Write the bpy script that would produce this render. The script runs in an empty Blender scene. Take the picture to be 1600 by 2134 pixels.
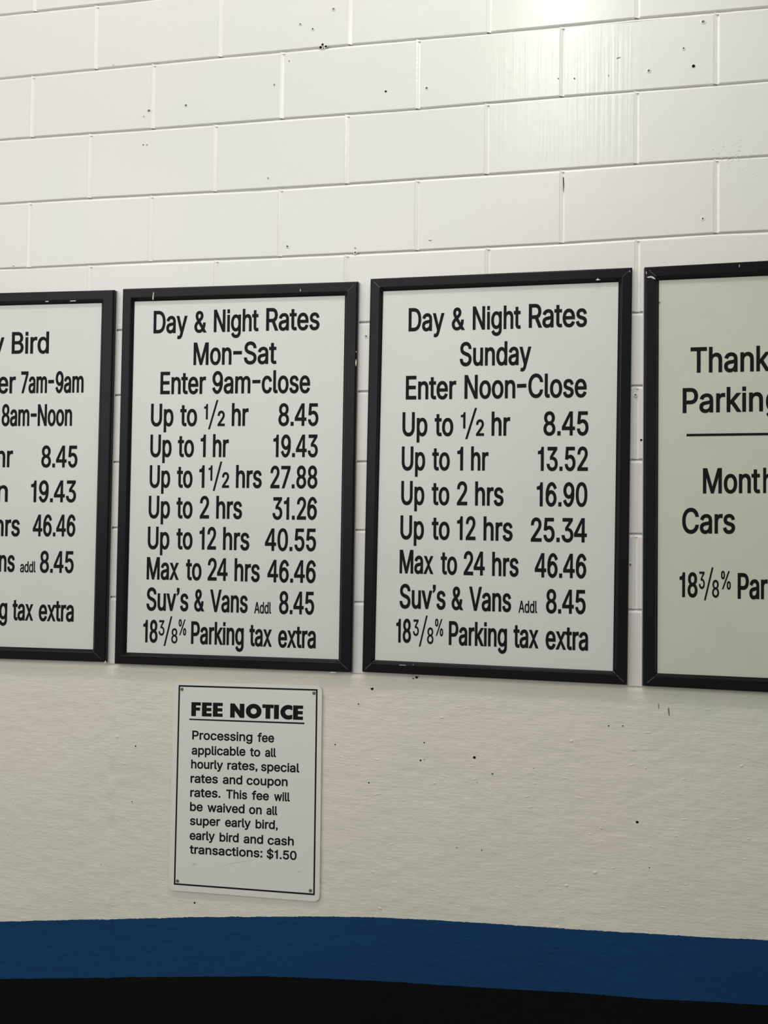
import bpy, bmesh, math, random
from mathutils import Vector, Matrix, noise
from mathutils.geometry import delaunay_2d_cdt

SC = bpy.context.scene
COL = SC.collection
rnd = random.Random(7)

# ------------------------------------------------------------------ camera
F = 1700.0                      # focal length in pixels of the 1600 x 2134 frame
PITCH, YAW, ROLL = 0.0227, 0.174, -0.0121
CAM = Vector((1.5405, -2.3005, 1.596))
ZW = 3.22                       # height of the bed joint that passes the frame's upper left corner


def cam_axes():
    Rz = Matrix.Rotation(YAW, 3, 'Z'); Rx = Matrix.Rotation(PITCH, 3, 'X')
    Ry = Matrix.Rotation(ROLL, 3, 'Y')
    return Rz @ Rx @ Ry         # columns: right, forward, up


AX = cam_axes()
cam_data = bpy.data.cameras.new('camera')
cam = bpy.data.objects.new('camera', cam_data)
COL.objects.link(cam)
m3 = Matrix((AX.col[0], AX.col[2], -AX.col[1])).transposed()
cam.matrix_world = Matrix.Translation(CAM) @ m3.to_4x4()
cam_data.sensor_fit = 'HORIZONTAL'
cam_data.sensor_width = 36.0
cam_data.lens = F / 1600.0 * 36.0
cam_data.clip_start = 0.05
SC.camera = cam


def at(x, y, Y=0.0):
    """point of the plane world-Y = Y that stands at photo pixel x, y"""
    d = AX @ Vector(((x - 800) / F, 1.0, -(y - 1067) / F))
    return CAM + d * ((Y - CAM.y) / d.y)


# ------------------------------------------------------------------ light
world = bpy.data.worlds.new('world'); SC.world = world
world.use_nodes = True
bg = world.node_tree.nodes['Background']
bg.inputs[0].default_value = (0.95, 1.0, 0.93, 1)
bg.inputs[1].default_value = 0.25


def area(name, loc, target, sx, sy, power, color):
    l = bpy.data.lights.new(name, 'AREA'); l.shape = 'RECTANGLE'
    l.size = sx; l.size_y = sy; l.energy = power; l.color = color
    o = bpy.data.objects.new(name, l); COL.objects.link(o)
    o.location = loc
    o.rotation_euler = (Vector(target) - Vector(loc)).to_track_quat('-Z', 'Y').to_euler()
    return o


# fluorescent strip above and in front of the signs (its glint sits on the blocks, upper right)
area('ceiling_tube_light', (1.66, -1.25, 3.62), (1.66, -1.20, 0), 0.16, 1.5, 12, (0.97, 1.0, 0.90))
# broad fill light added behind the camera on the left, its source unseen
area('garage_fill', (-0.5, -3.5, 2.95), (0.7, 0, 1.9), 4.0, 2.4, 70, (1.0, 0.98, 0.965))
# strip added high over the left signs to deepen the shade under the frames
area('overhead_fill', (0.30, -1.50, 5.00), (0.45, 0, 1.6), 3.0, 0.16, 40, (1.0, 0.98, 0.97))

SC.view_settings.view_transform = 'Standard'
SC.view_settings.look = 'None'
SC.view_settings.gamma = 1.0
SC.view_settings.use_curve_mapping = False
SC.view_settings.exposure = 0.0


# ------------------------------------------------------------------ materials
def lin(c):
    return tuple((v / 255 / 12.92) if v / 255 <= 0.04045 else ((v / 255 + 0.055) / 1.055) ** 2.4 for v in c)


def mat(name, rgb, rough=0.5, spec=0.5, metal=0.0, coat=0.0):
    m = bpy.data.materials.new(name); m.use_nodes = True
    b = m.node_tree.nodes['Principled BSDF']
    b.inputs['Base Color'].default_value = (*lin(rgb), 1)
    b.inputs['Roughness'].default_value = rough
    b.inputs['Specular IOR Level'].default_value = spec
    b.inputs['Metallic'].default_value = metal
    b.inputs['Coat Weight'].default_value = coat
    return m


def nodes(m):
    t = m.node_tree
    return t, t.nodes['Principled BSDF'], t.nodes.new, t.links.new


def pos_noise(m, scale, vec_scale=(1, 1, 1), detail=4, rough=0.55):
    t, b, N, L = nodes(m)
    g = N('ShaderNodeNewGeometry'); mp = N('ShaderNodeMapping'); n = N('ShaderNodeTexNoise')
    mp.inputs['Scale'].default_value = vec_scale
    n.inputs['Scale'].default_value = scale; n.inputs['Detail'].default_value = detail
    n.inputs['Roughness'].default_value = rough
    L(g.outputs['Position'], mp.inputs['Vector']); L(mp.outputs[0], n.inputs['Vector'])
    return n


def ramp(m, src, stops):
    t, b, N, L = nodes(m)
    r = N('ShaderNodeValToRGB')
    while len(r.color_ramp.elements) < len(stops):
        r.color_ramp.elements.new(0.5)
    for e, (p, c) in zip(r.color_ramp.elements, stops):
        e.position = p; e.color = (*lin(c), 1)
    L(src, r.inputs[0]); return r


def bumps(m, layers):
    """layers: (height output, distance in metres)"""
    t, b, N, L = nodes(m)
    prev = None
    for out, dist in layers:
        bn = N('ShaderNodeBump'); bn.inputs['Distance'].default_value = dist
        bn.inputs['Strength'].default_value = 1.0
        L(out, bn.inputs['Height'])
        if prev: L(prev.outputs[0], bn.inputs['Normal'])
        prev = bn
    L(prev.outputs[0], b.inputs['Normal'])


def window(m, axis, lo, hi, soft):
    """1 inside [lo, hi] of a world axis, fading over soft"""
    t, b, N, L = nodes(m)
    g = N('ShaderNodeNewGeometry'); s = N('ShaderNodeSeparateXYZ'); L(g.outputs['Position'], s.inputs[0])
    a = N('ShaderNodeMapRange'); c = N('ShaderNodeMapRange')
    for k, v in zip((1, 2, 3, 4), (lo - soft, lo + soft, 0, 1)): a.inputs[k].default_value = v
    for k, v in zip((1, 2, 3, 4), (hi - soft, hi + soft, 1, 0)): c.inputs[k].default_value = v
    L(s.outputs[axis], a.inputs[0]); L(s.outputs[axis], c.inputs[0])
    mu = N('ShaderNodeMath'); mu.operation = 'MULTIPLY'
    L(a.outputs[0], mu.inputs[0]); L(c.outputs[0], mu.inputs[1])
    return mu


def mul(m, a, b_):
    t, b, N, L = nodes(m)
    mu = N('ShaderNodeMath'); mu.operation = 'MULTIPLY'
    L(a, mu.inputs[0]); L(b_, mu.inputs[1]); return mu.outputs[0]


# gloss paint on the blocks: fine orange peel, slow waves, vertical runs under the lamp
M_BLOCK = mat('block_paint', (233, 230, 224), 0.27, 0.5)
n1 = pos_noise(M_BLOCK, 0.9, detail=2)
t, b, N, L = nodes(M_BLOCK)
r = ramp(M_BLOCK, n1.outputs[0], [(0.35, (231, 226, 221)), (0.5, (229, 227, 224)), (0.65, (226, 227, 221))])
L(r.outputs[0], b.inputs['Base Color'])
peel = pos_noise(M_BLOCK, 260, detail=3)
wave = pos_noise(M_BLOCK, 14, detail=2)
runs = pos_noise(M_BLOCK, 110, (1, 1, 0.02), detail=2)
w1 = window(M_BLOCK, 0, 1.42, 1.84, 0.05); w2 = window(M_BLOCK, 2, 2.62, 2.99, 0.05)
runs_h = mul(M_BLOCK, runs.outputs[0], mul(M_BLOCK, w1.outputs[0], w2.outputs[0]))
bumps(M_BLOCK, [(wave.outputs[0], 0.0012), (peel.outputs[0], 0.00022), (runs_h, 0.0010)])

M_MORTAR = mat('mortar_paint_brightened', (243, 241, 237), 0.26, 0.5)  # whiter than the blocks, standing in for light caught by the joints
mn = pos_noise(M_MORTAR, 90, detail=4)
bumps(M_MORTAR, [(mn.outputs[0], 0.0009)])

# brushed thick paint on the rendered lower wall
def wall_paint(name, stops, rough, spec=0.4):
    m = mat(name, stops[1][1], rough, 0.4)
    t, b, N, L = nodes(m)
    b.inputs['Specular IOR Level'].default_value = spec
    n = pos_noise(m, 1.5, detail=3)
    r = ramp(m, n.outputs[0], stops)
    L(r.outputs[0], b.inputs['Base Color'])
    brush = pos_noise(m, 30, (0.5, 1, 5.0), detail=5, rough=0.65)
    lump = pos_noise(m, 26, (0.8, 1, 1.5), detail=4, rough=0.6)
    fine = pos_noise(m, 170, (0.6, 1, 1.6), detail=3)
    bumps(m, [(lump.outputs[0], 0.0030), (brush.outputs[0], 0.0011), (fine.outputs[0], 0.0003)])
    return m


M_RENDER = wall_paint('lower_wall_paint', [(0.35, (229, 221, 211)), (0.5, (224, 220, 207)), (0.65, (217, 218, 203))], 0.5)
M_BLUE = wall_paint('blue_paint', [(0.3, (13, 63, 109)), (0.5, (12, 60, 104)), (0.7, (11, 57, 99))], 0.7, 0.2)
M_BLACK = wall_paint('black_paint', [(0.3, (9, 11, 11)), (0.5, (8, 10, 10)), (0.7, (7, 9, 9))], 0.75, 0.12)

M_FRAME = mat('black_anodised_frame', (18, 21, 23), 0.36, 0.17)
fn = pos_noise(M_FRAME, 420, detail=2)
t, b, N, L = nodes(M_FRAME)
r = ramp(M_FRAME, fn.outputs[0], [(0.0, (17, 20, 22)), (0.70, (19, 22, 24)), (0.80, (40, 42, 42))])
L(r.outputs[0], b.inputs['Base Color'])
M_SEAM = mat('worn_mitre_edge', (96, 96, 92), 0.5)
M_TRAY = mat('frame_back_edge', (206, 203, 196), 0.45)
M_PANEL = mat('white_sign_plastic', (217, 218, 213), 0.33, 0.45)
pn = pos_noise(M_PANEL, 5, detail=3)
t, b, N, L = nodes(M_PANEL)
r = ramp(M_PANEL, pn.outputs[0], [(0.3, (216, 217, 212)), (0.7, (219, 220, 215))])
L(r.outputs[0], b.inputs['Base Color'])
M_PANEL_OLD = mat('aged_sign_plastic', (205, 206, 192), 0.36, 0.4)
pn = pos_noise(M_PANEL_OLD, 9, detail=4)
t, b, N, L = nodes(M_PANEL_OLD)
r = ramp(M_PANEL_OLD, pn.outputs[0], [(0.3, (203, 204, 192)), (0.5, (206, 207, 192)), (0.7, (208, 208, 194))])
L(r.outputs[0], b.inputs['Base Color'])
M_SMEAR = mat('faint_scuff', (196, 196, 190), 0.6)
M_INK = mat('black_lettering', (24, 26, 26), 0.6, 0.1)
M_PLATE = mat('notice_plate', (225, 225, 220), 0.38, 0.45)
M_CHIP = mat('white_paint_chip', (205, 205, 200), 0.6)
M_SCREW = mat('screw_metal', (120, 118, 112), 0.35, 0.5, metal=0.8)
M_HOLE = mat('dark_hole', (26, 25, 24), 0.9, 0.1)
M_GREYH = mat('grey_plug', (120, 116, 108), 0.8, 0.2)
M_FLOOR = mat('floor_concrete', (150, 148, 142), 0.8)
fl = pos_noise(M_FLOOR, 6, detail=6)
bumps(M_FLOOR, [(fl.outputs[0], 0.002)])
M_CEIL = mat('ceiling_paint', (205, 203, 197), 0.8)
ce = pos_noise(M_CEIL, 12, detail=5)
bumps(M_CEIL, [(ce.outputs[0], 0.003)])


# ------------------------------------------------------------------ mesh helpers
def obj(name, verts, faces, m, parent=None, smooth=False, origin=None):
    o_ = Vector(origin) if origin is not None else (parent['_o'] if False else Vector((0, 0, 0)))
    if parent is not None:
        o_ = Vector(parent.location)
    me = bpy.data.meshes.new(name)
    me.from_pydata([tuple(Vector(v) - o_) for v in verts], [], faces)
    me.materials.append(m); me.update()
    bm = bmesh.new(); bm.from_mesh(me)
    bmesh.ops.recalc_face_normals(bm, faces=bm.faces) if not smooth == 'keep' else None
    bm.to_mesh(me); bm.free()
    if smooth is True:
        for p in me.polygons: p.use_smooth = True
    o = bpy.data.objects.new(name, me); COL.objects.link(o)
    if parent is not None: o.parent = parent
    else: o.location = o_
    return o


def thing(name, label, cat, loc, group=None):
    o = bpy.data.objects.new(name, None); COL.objects.link(o)
    o.empty_display_size = 0.1
    o.location = loc; o['label'] = label; o['category'] = cat
    if group: o['group'] = group
    return o


class MB:
    def __init__(s): s.v = []; s.f = []
    def add(s, verts, faces):
        n = len(s.v); s.v += [Vector(v) for v in verts]; s.f += [tuple(i + n for i in f) for f in faces]
    def box(s, x0, x1, y0, y1, z0, z1):
        s.add([(x, y, z) for x in (x0, x1) for y in (y0, y1) for z in (z0, z1)],
              [(0, 1, 3, 2), (4, 6, 7, 5), (0, 4, 5, 1), (2, 3, 7, 6), (0, 2, 6, 4), (1, 5, 7, 3)])


def interp(pts, u):
    """piecewise linear, held level past its ends"""
    if u <= pts[0][0]: return pts[0][1]
    for a, b in zip(pts, pts[1:]):
        if u <= b[0]: return a[1] + (b[1] - a[1]) * (u - a[0]) / (b[0] - a[0])
    return pts[-1][1]

# ------------------------------------------------------------------ the setting
wall = obj('wall_back', *(lambda m: (m.box(-1.6, 4.4, 0.0115, 0.16, 0.0, 5.2), m)[1].__dict__.values())(MB()), M_MORTAR)
wall['kind'] = 'structure'
wall['label'] = 'white painted block wall with a rendered lower part above blue and black painted bands'
fm = MB(); fm.box(-1.6, 4.4, -5.0, 0.16, -0.12, 0.0)
floor = obj('floor', fm.v, fm.f, M_FLOOR); floor['kind'] = 'structure'
cm = MB(); cm.box(-1.6, 4.4, -5.0, 0.16, 5.2, 5.35)
ceiling = obj('ceiling', cm.v, cm.f, M_CEIL); ceiling['kind'] = 'structure'

H = 0.2032
# measured bed joints (photo pixels) -> real heights along the wall
BED_PX = {
    0: [(0, 29), (253, 3)],
    1: [(0, 162), (67, 155.5), (199, 142), (319, 130.5), (459, 116.5), (588, 105), (729, 91), (1018, 66), (1170, 52), (1323, 36), (1489, 22), (1600, 12)],
    2: [(0, 289), (64, 284.5), (314, 266.6), (449, 256.5), (591, 245), (867, 225), (1067, 207.5), (1168, 199), (1327, 186), (1489, 174), (1600, 165)],
    3: [(0, 422.6), (186, 411), (445, 397.5), (535, 394), (722, 381), (1013, 361), (1070, 358), (1327, 339), (1492, 327.5), (1600, 322)],
    4: [(0, 557), (59, 556), (314, 543.4), (535, 535.5), (586, 533), (867, 520), (1065, 509.6), (1168, 504.6), (1327, 494.4), (1489, 484), (1600, 479)],
    5: [(240, 686), (760, 669.5), (1325, 649)],
    6: [(240, 821.5), (760, 814), (1325, 801.5)],
    7: [(240, 961), (760, 960), (1325, 956)],
    8: [(240, 1098), (760, 1103), (1325, 1111)],
    9: [(240, 1243), (760, 1253), (1325, 1269)],
    10: [(240, 1384), (760, 1403), (1325, 1431)]}
BED = {}
for r_, px in BED_PX.items():
    BED[r_] = [(p.x, p.z) for p in (at(x, y) for x, y in px)]
BED[0] = BED[0] + [(BED[0][-1][0] + 0.3, ZW + 0.001)]
for r_ in range(-9, 0): BED[r_] = [(0, ZW - r_ * H)]
BED[-10] = [(0, 5.2)]
HEAD_PX = {  # head joints of each measured course, at mid height
    0: [(200.5, 75), (459.6, 60), (730, 45), (1019, 33), (1328, 18)],
    1: [(67.5, 222), (319.5, 199), (588, 176), (871, 155), (1171.3, 128), (1493, 100)],
    2: [(187, 346), (448, 327), (723, 310), (1014.5, 290), (1326, 262)],
    3: [(61, 490), (314.5, 476), (584, 462), (869, 446), (1171, 430), (1492.5, 406)],
    4: [(187.5, 575), (450.6, 560), (722, 550), (1016, 540), (1328, 524)]}


def heads(course):
    if course in HEAD_PX:
        us = [at(x, y).x for x, y in HEAD_PX[course]]
    else:
        off = 0.0 if course % 2 else 0.2032
        us = [off + 0.4064 * k + rnd.uniform(-.002, .002) for k in range(0, 5)]
    while us[0] > -1.2: us.insert(0, us[0] - 0.4064)
    while us[-1] < 4.1: us.append(us[-1] + 0.4064)
    return us


GX, BEDW = 0.0120, 0.0085


def block_mesh(x0, x1, zb0, zb1, zt0, zt1, y):
    """one concrete block face: arrised edges, the top arris eased most"""
    # ring outlines from back to front: (inset left, right, bottom, top, depth)
    rings = [(0, 0, 0, 0, 0.0112), (0, 0, 0, 0, 0.0022), (0.0005, 0.0005, 0.0003, 0.0012, 0.0008), (0.0020, 0.0020, 0.0012, 0.0034, 0.0)]
    v = []; f = []
    for l, rr, bt, tp, d in rings:
        v += [(x0 + l, y + d, zb0 + bt), (x1 - rr, y + d, zb1 + bt), (x1 - rr, y + d, zt1 - tp), (x0 + l, y + d, zt0 - tp)]
    for k in range(len(rings) - 1):
        for i in range(4):
            j = (i + 1) % 4
            f.append((k * 4 + i, k * 4 + j, k * 4 + 4 + j, k * 4 + 4 + i))
    n = len(rings) * 4 - 4
    f.append((n, n + 1, n + 2, n + 3)); f.append((3, 2, 1, 0))
    return v, f


mortar = MB()
for c in range(-10, 10):
    top, bot = BED[c], BED[c + 1]
    us = heads(c)
    for a, b_ in zip(us, us[1:]):
        x0, x1 = max(a + GX / 2, -1.59), min(b_ - GX / 2, 4.39)
        if x1 - x0 < 0.03: continue
        zt = [interp(top, x) - BEDW for x in (x0, x1)]
        if c == -10: zt = [5.2, 5.2]
        zb = [interp(bot, x) for x in (x0, x1)]
        v, f = block_mesh(x0, x1, zb[0], zb[1], zt[0], zt[1], rnd.uniform(-0.0004, 0.0004))
        obj('block', v, f, M_BLOCK, wall)
    # head joints: struck mortar, shallow on the left, deepest on the right
    for u in us[1:-1]:
        zt, zb = interp(top, u) - 0.004, interp(bot, u) - 0.0005
        n = 14; ring = []
        for k in range(n + 1):
            z = zb + (zt - zb) * k / n
            j = rnd.uniform(-0.0004, 0.0004)
            for fx, d in ((-0.56, 0.0004), (-0.36, 0.0012), (-0.16, 0.0022), (0.14, 0.0036), (0.24, 0.0048), (0.56, 0.0048)):
                ring.append((u + fx * GX + j * 0.5, d + j * 0.7, z))
        fs = [(k * 6 + i, k * 6 + i + 1, k * 6 + i + 7, k * 6 + i + 6) for k in range(n) for i in range(5)]
        mortar.add(ring, fs)
# bed joints: dark undercut below the upper block, weathered slope down to the lower one
for r_ in range(-9, 10):
    us = [-1.6 + 0.03 * k for k in range(201)]; ring = []
    for u in us:
        z = interp(BED[r_], u); j = rnd.uniform(-0.0006, 0.0006)
        for dz, d in ((0.002, 0.0105), (-0.0010, 0.0100), (-0.0034, 0.0080 + j), (-0.0058, 0.0030 + j), (-0.0105, 0.0012)):
            ring.append((u, d, z + dz))
    fs = [(k * 5 + i, k * 5 + i + 1, k * 5 + i + 6, k * 5 + i + 5) for k in range(200) for i in range(4)]
    mortar.add(ring, fs)
obj('mortar', mortar.v, mortar.f, M_MORTAR, wall, smooth=True)

# rendered lower wall with its two painted bands; the painted edges wander like the brush did
TOPE = [(p.x, p.z + 0.0005) for p in (at(x, y) for x, y in BED_PX[10])]
BLUE_T = [(p.x, p.z) for p in (at(x, y) for x, y in [(0, 1920.5), (200, 1916), (400, 1911.5), (540, 1910.3), (650, 1909.5), (780, 1911.8), (905, 1917.5), (1060, 1927), (1185, 1935.5), (1340, 1945), (1480, 1953.5), (1600, 1959)])]
BLUE_B = [(p.x, p.z) for p in (at(x, y) for x, y in [(0, 2040), (247, 2037), (540, 2034.5), (640, 2038), (781, 2043.6), (923, 2053), (1060, 2061), (1200, 2069), (1343, 2080.8), (1480, 2088), (1600, 2095)])]


def ragged(u, s, amp):
    return amp * (noise.noise(Vector((u * 140, s, 0))) + 0.6 * noise.noise(Vector((u * 420, s, 3)))) + amp * 0.8 * noise.noise(Vector((u * 22, s, 5)))


US = [-1.6 + 0.05 * k for k in range(24)] + [-0.4 + 0.006 * k for k in range(500)] + [2.6 + 0.05 * k for k in range(37)]
LUMPS = [at(x, y) for x, y in [(921, 1495), (726, 1472), (776.8, 1817), (792, 1893), (972, 1475), (1408, 1742), (1252, 1726), (1390, 1856), (742, 1593), (1162, 1931), (1345, 1601), (1033, 1553), (244, 1535), (905, 1632), (1190, 1544), (1240, 1818), (1420, 1690), (1545, 1596), (70, 1505), (1560, 1748), (1180, 1845)]]
LN = len(LUMPS)


def relief(u, z):
    y = -0.0016 * noise.noise(Vector((u * 5, z * 9, 1.7))) - 0.0009 * noise.noise(Vector((u * 17, z * 40, 4)))
    y -= 0.0060 * math.exp(-((u - at(232, 1600).x) / 0.010) ** 2) * (0.5 + noise.noise(Vector((0, z * 18, 9))))
    return y * 0.9


def sheet(name, top, bot, rows, m, jt, jb, y_off=0.0):
    v = []; f = []
    for u in US:
        zt = interp(top, u) + (ragged(u, jt, 0.0016) if jt else 0)
        zb = interp(bot, u) + (ragged(u, jb, 0.0016) if jb else 0)
        for k in range(rows + 1):
            z = zt + (zb - zt) * k / rows
            e = (0.0065, 0.0)[k > 0] if not jt else 0.0
            v.append((u, relief(u, z) + e + y_off, z))
    n = rows + 1
    for i in range(len(US) - 1):
        for k in range(rows):
            f.append((i * n + k, i * n + k + 1, (i + 1) * n + k + 1, (i + 1) * n + k))
    o = obj(name, v, f, m, wall, smooth='keep')
    for p in o.data.polygons: p.use_smooth = True
    return o


sheet('rendered_face', TOPE, BLUE_T, 80, M_RENDER, 0, 11)
sheet('blue_band', BLUE_T, BLUE_B, 18, M_BLUE, 11, 23)
sheet('black_band', BLUE_B, [(0, 0.0)], 24, M_BLACK, 23, 0 or None)


def dome(mb, c, rx, rz, h, n=10, k=3, rot=0.0, y0=0.0005):
    vs = []; fs = []
    for i in range(k):
        a = math.pi / 2 * i / k
        for j in range(n):
            t_ = 2 * math.pi * j / n
            x, z = rx * math.cos(a) * math.cos(t_), rz * math.cos(a) * math.sin(t_)
            vs.append((c.x + x * math.cos(rot) - z * math.sin(rot), c.y + y0 - h * math.sin(a), c.z + x * math.sin(rot) + z * math.cos(rot)))
    vs.append((c.x, c.y + y0 - h, c.z))
    for i in range(k - 1):
        for j in range(n):
            fs.append((i * n + j, i * n + (j + 1) % n, (i + 1) * n + (j + 1) % n, (i + 1) * n + j))
    for j in range(n): fs.append(((k - 1) * n + j, (k - 1) * n + (j + 1) % n, k * n))
    mb.add(vs, fs)


lm = MB()
for i, p in enumerate(LUMPS):
    q = Vector((p.x, relief(p.x, p.z), p.z)); s = rnd.uniform(0.6, 1.2)
    dome(lm, q, 0.0056 * s, 0.0028 * s, 0.0028 * s, rot=rnd.uniform(-.7, .7))
for i in range(260):
    x, y = rnd.uniform(0, 1600), rnd.uniform(1450, 1900)
    if 345 < x < 680 and y < 1885: continue
    p = at(x, y); q = Vector((p.x, relief(p.x, p.z), p.z)); s = rnd.uniform(0.3, 0.9)
    dome(lm, q, 0.0075 * s * rnd.uniform(.6, 2.2), 0.0026 * s, 0.0020 * s, n=8, k=2, rot=rnd.uniform(-.25, .25))
o = obj('paint_lumps', lm.v, lm.f, M_RENDER, wall, smooth=True); o['kind'] = 'stuff'
# chipped, flaky patch at the upper right
fk = MB()
for i in range(46):
    x, y = rnd.gauss(1528, 20), rnd.gauss(330, 18)
    if i > 34: x, y = rnd.uniform(1440, 1595), rnd.uniform(270, 380)
    dome(fk, at(x, y), 0.0020 * rnd.uniform(.6, 2.2), 0.0011, 0.0011, n=6, k=2, rot=rnd.uniform(-.6, 1.0), y0=0.0002)
for (x, y) in [(193, 198), (203, 200), (1221, 488), (929, 412), (634, 314), (1118, 164), (1402, 233), (1428, 400), (1560, 270), (1325, 806), (1312, 955)]:
    dome(fk, at(x, y), 0.0018, 0.0012, 0.0010, n=6, k=2)
o = obj('paint_flakes', fk.v, fk.f, M_BLOCK, wall, smooth=True); o['kind'] = 'stuff'


def crater(x, y, r, style):
    """an old fixing hole: raised paint rim round a dark or filled middle"""
    c = at(x, y); c.y = relief(c.x, c.z) if y > 1400 else -0.0004
    r = r / 730.0; n = 14
    prof = [(1.9, 0.0004), (1.35, -0.0010), (1.05, -0.0009), (0.9, 0.0000)] if style != 'dark' else [(1.25, 0.0003), (1.02, -0.0004), (0.92, 0.0)]
    mb = MB(); vs = []
    ex, ez = rnd.uniform(.9, 1.1), rnd.uniform(.9, 1.1)
    for k, (rr, dy) in enumerate(prof):
        for j in range(n):
            a = 2 * math.pi * j / n
            w = 1 + 0.10 * noise.noise(Vector((x + math.cos(a), y + math.sin(a), k)))
            vs.append((c.x + r * rr * w * ex * math.cos(a), c.y + dy, c.z + r * rr * w * ez * math.sin(a)))
    fs = [(k * n + j, k * n + (j + 1) % n, (k + 1) * n + (j + 1) % n, (k + 1) * n + j) for k in range(len(prof) - 1) for j in range(n)]
    mb.add(vs, fs)
    rim = obj('hole_rim', mb.v, mb.f, M_RENDER if y > 1400 else M_BLOCK, wall, smooth=True)
    rr = {'dark': 1.0, 'ring': 0.55, 'grey': 0.95, 'white': 0.0}[style]
    if rr:
        vs = [(c.x + r * rr * ex * math.cos(2 * math.pi * j / n) * (1 + rnd.uniform(-.08, .08)), c.y - 0.0002, c.z + r * rr * ez * math.sin(2 * math.pi * j / n)) for j in range(n)]
        vs.append((c.x, c.y - 0.0001, c.z))
        obj('anchor_hole', vs, [(j, (j + 1) % n, n) for j in range(n)], M_GREYH if style == 'grey' else M_HOLE, wall)


for h in [(310.5, 231, 3.2, 'grey'), (300, 243, 1.5, 'ring'), (387.5, 220, 2.8, 'grey'), (298.7, 302, 1.5, 'dark'), (306.5, 302, 1.4, 'grey'),
          (28.7, 555, 2.0, 'ring'), (694.7, 19, 2.3, 'grey'), (625.5, 50.6, 2.0, 'ring'), (651.5, 60.7, 2.4, 'ring'), (668, 99, 3.6, 'dark'),
          (672, 93, 2.6, 'dark'), (679, 97, 2.6, 'dark'), (674, 101, 1.8, 'ring'), (602.5, 127.5, 1.2, 'dark'), (571.5, 177, 2.0, 'ring'),
          (803.7, 190.7, 2.6, 'dark'), (888.7, 184, 2.8, 'grey'), (558.7, 371, 1.4, 'grey'), (598.8, 513.7, 2.6, 'ring'), (740, 526.5, 2.3, 'ring'),
          (740, 517, 1.3, 'grey'), (1465, 45.6, 3.2, 'grey'), (1424, 101, 2.2, 'ring'), (1444.7, 138, 3.2, 'dark'), (1351.6, 147.8, 2.9, 'grey'),
          (1163, 164, 1.2, 'dark'), (1196.7, 163.7, 1.3, 'dark'), (1267.5, 157, 1.0, 'grey'), (1464, 456, 2.4, 'ring'), (762.8, 701, 2.3, 'ring'),
          (747, 671, 1.2, 'dark'), (742.5, 961.5, 1.6, 'dark'), (1323.8, 823.4, 2.2, 'grey'), (1335.7, 917, 2.6, 'dark'), (1313, 1177, 2.2, 'grey'),
          (282.7, 1555, 3.0, 'ring'), (275, 1671, 2.2, 'ring'), (266.8, 1707, 1.8, 'white'), (405.3, 1881.5, 2.3, 'dark'), (211, 1800.5, 1.2, 'grey'),
          (775.3, 1435, 3.6, 'dark'), (746.7, 1467.6, 2.8, 'ring'), (868, 1411.5, 2.8, 'dark'), (861, 1414, 2.0, 'grey'), (883.8, 1547.5, 1.5, 'dark'),
          (876, 1584.6, 2.0, 'dark'), (884, 1583, 1.0, 'dark'), (988.4, 1578.6, 2.8, 'dark'), (1026, 1613, 2.2, 'grey'), (698.3, 1551.7, 1.5, 'dark'),
          (768.6, 1631, 1.8, 'dark'), (951.3, 1766, 1.4, 'grey'), (1003.6, 1772, 1.2, 'dark'), (1268, 1513, 1.4, 'dark'), (1297.5, 1513, 1.8, 'grey'),
          (1327.5, 1713.5, 2.8, 'dark'), (1353, 1808, 1.2, 'dark'), (994, 1631, 0.9, 'dark'), (236, 135.5, 1.2, 'white'), (1112, 1601, 1.0, 'dark')]:
    crater(*h)


def scratch(pts, m, Y, parent, name):
    vs = [at(x, y, Y) for x, y in pts]; c = sum(vs, Vector()) / len(vs)
    n = len(vs)
    back = [v + Vector((0, 0.0004, 0)) for v in vs]
    return obj(name, vs + back, [tuple(range(n))] + [(i, (i + 1) % n, n + (i + 1) % n, n + i) for i in range(n)], m, parent)


for pts in ([(1172.6, 369), (1174.6, 369), (1175.2, 385), (1174.4, 400), (1173.6, 400), (1173.2, 385)],
            [(1284, 121), (1292, 118.6), (1293, 119.6), (1285, 122.4)],
            [(893, 500.4), (899, 500.4), (899, 501.6), (893, 501.6)],
            [(1391.5, 1475), (1394, 1476), (1395, 1491), (1393.6, 1492), (1392, 1484)],
            [(1371, 1466), (1372.6, 1467), (1373, 1477), (1371.8, 1477)]):
    scratch(pts, M_HOLE if pts[0][0] < 1200 and pts[0][0] > 1100 else M_GREYH, -0.0016 if pts[0][1] > 1400 else -0.0006, wall, 'scuff_mark')

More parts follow.
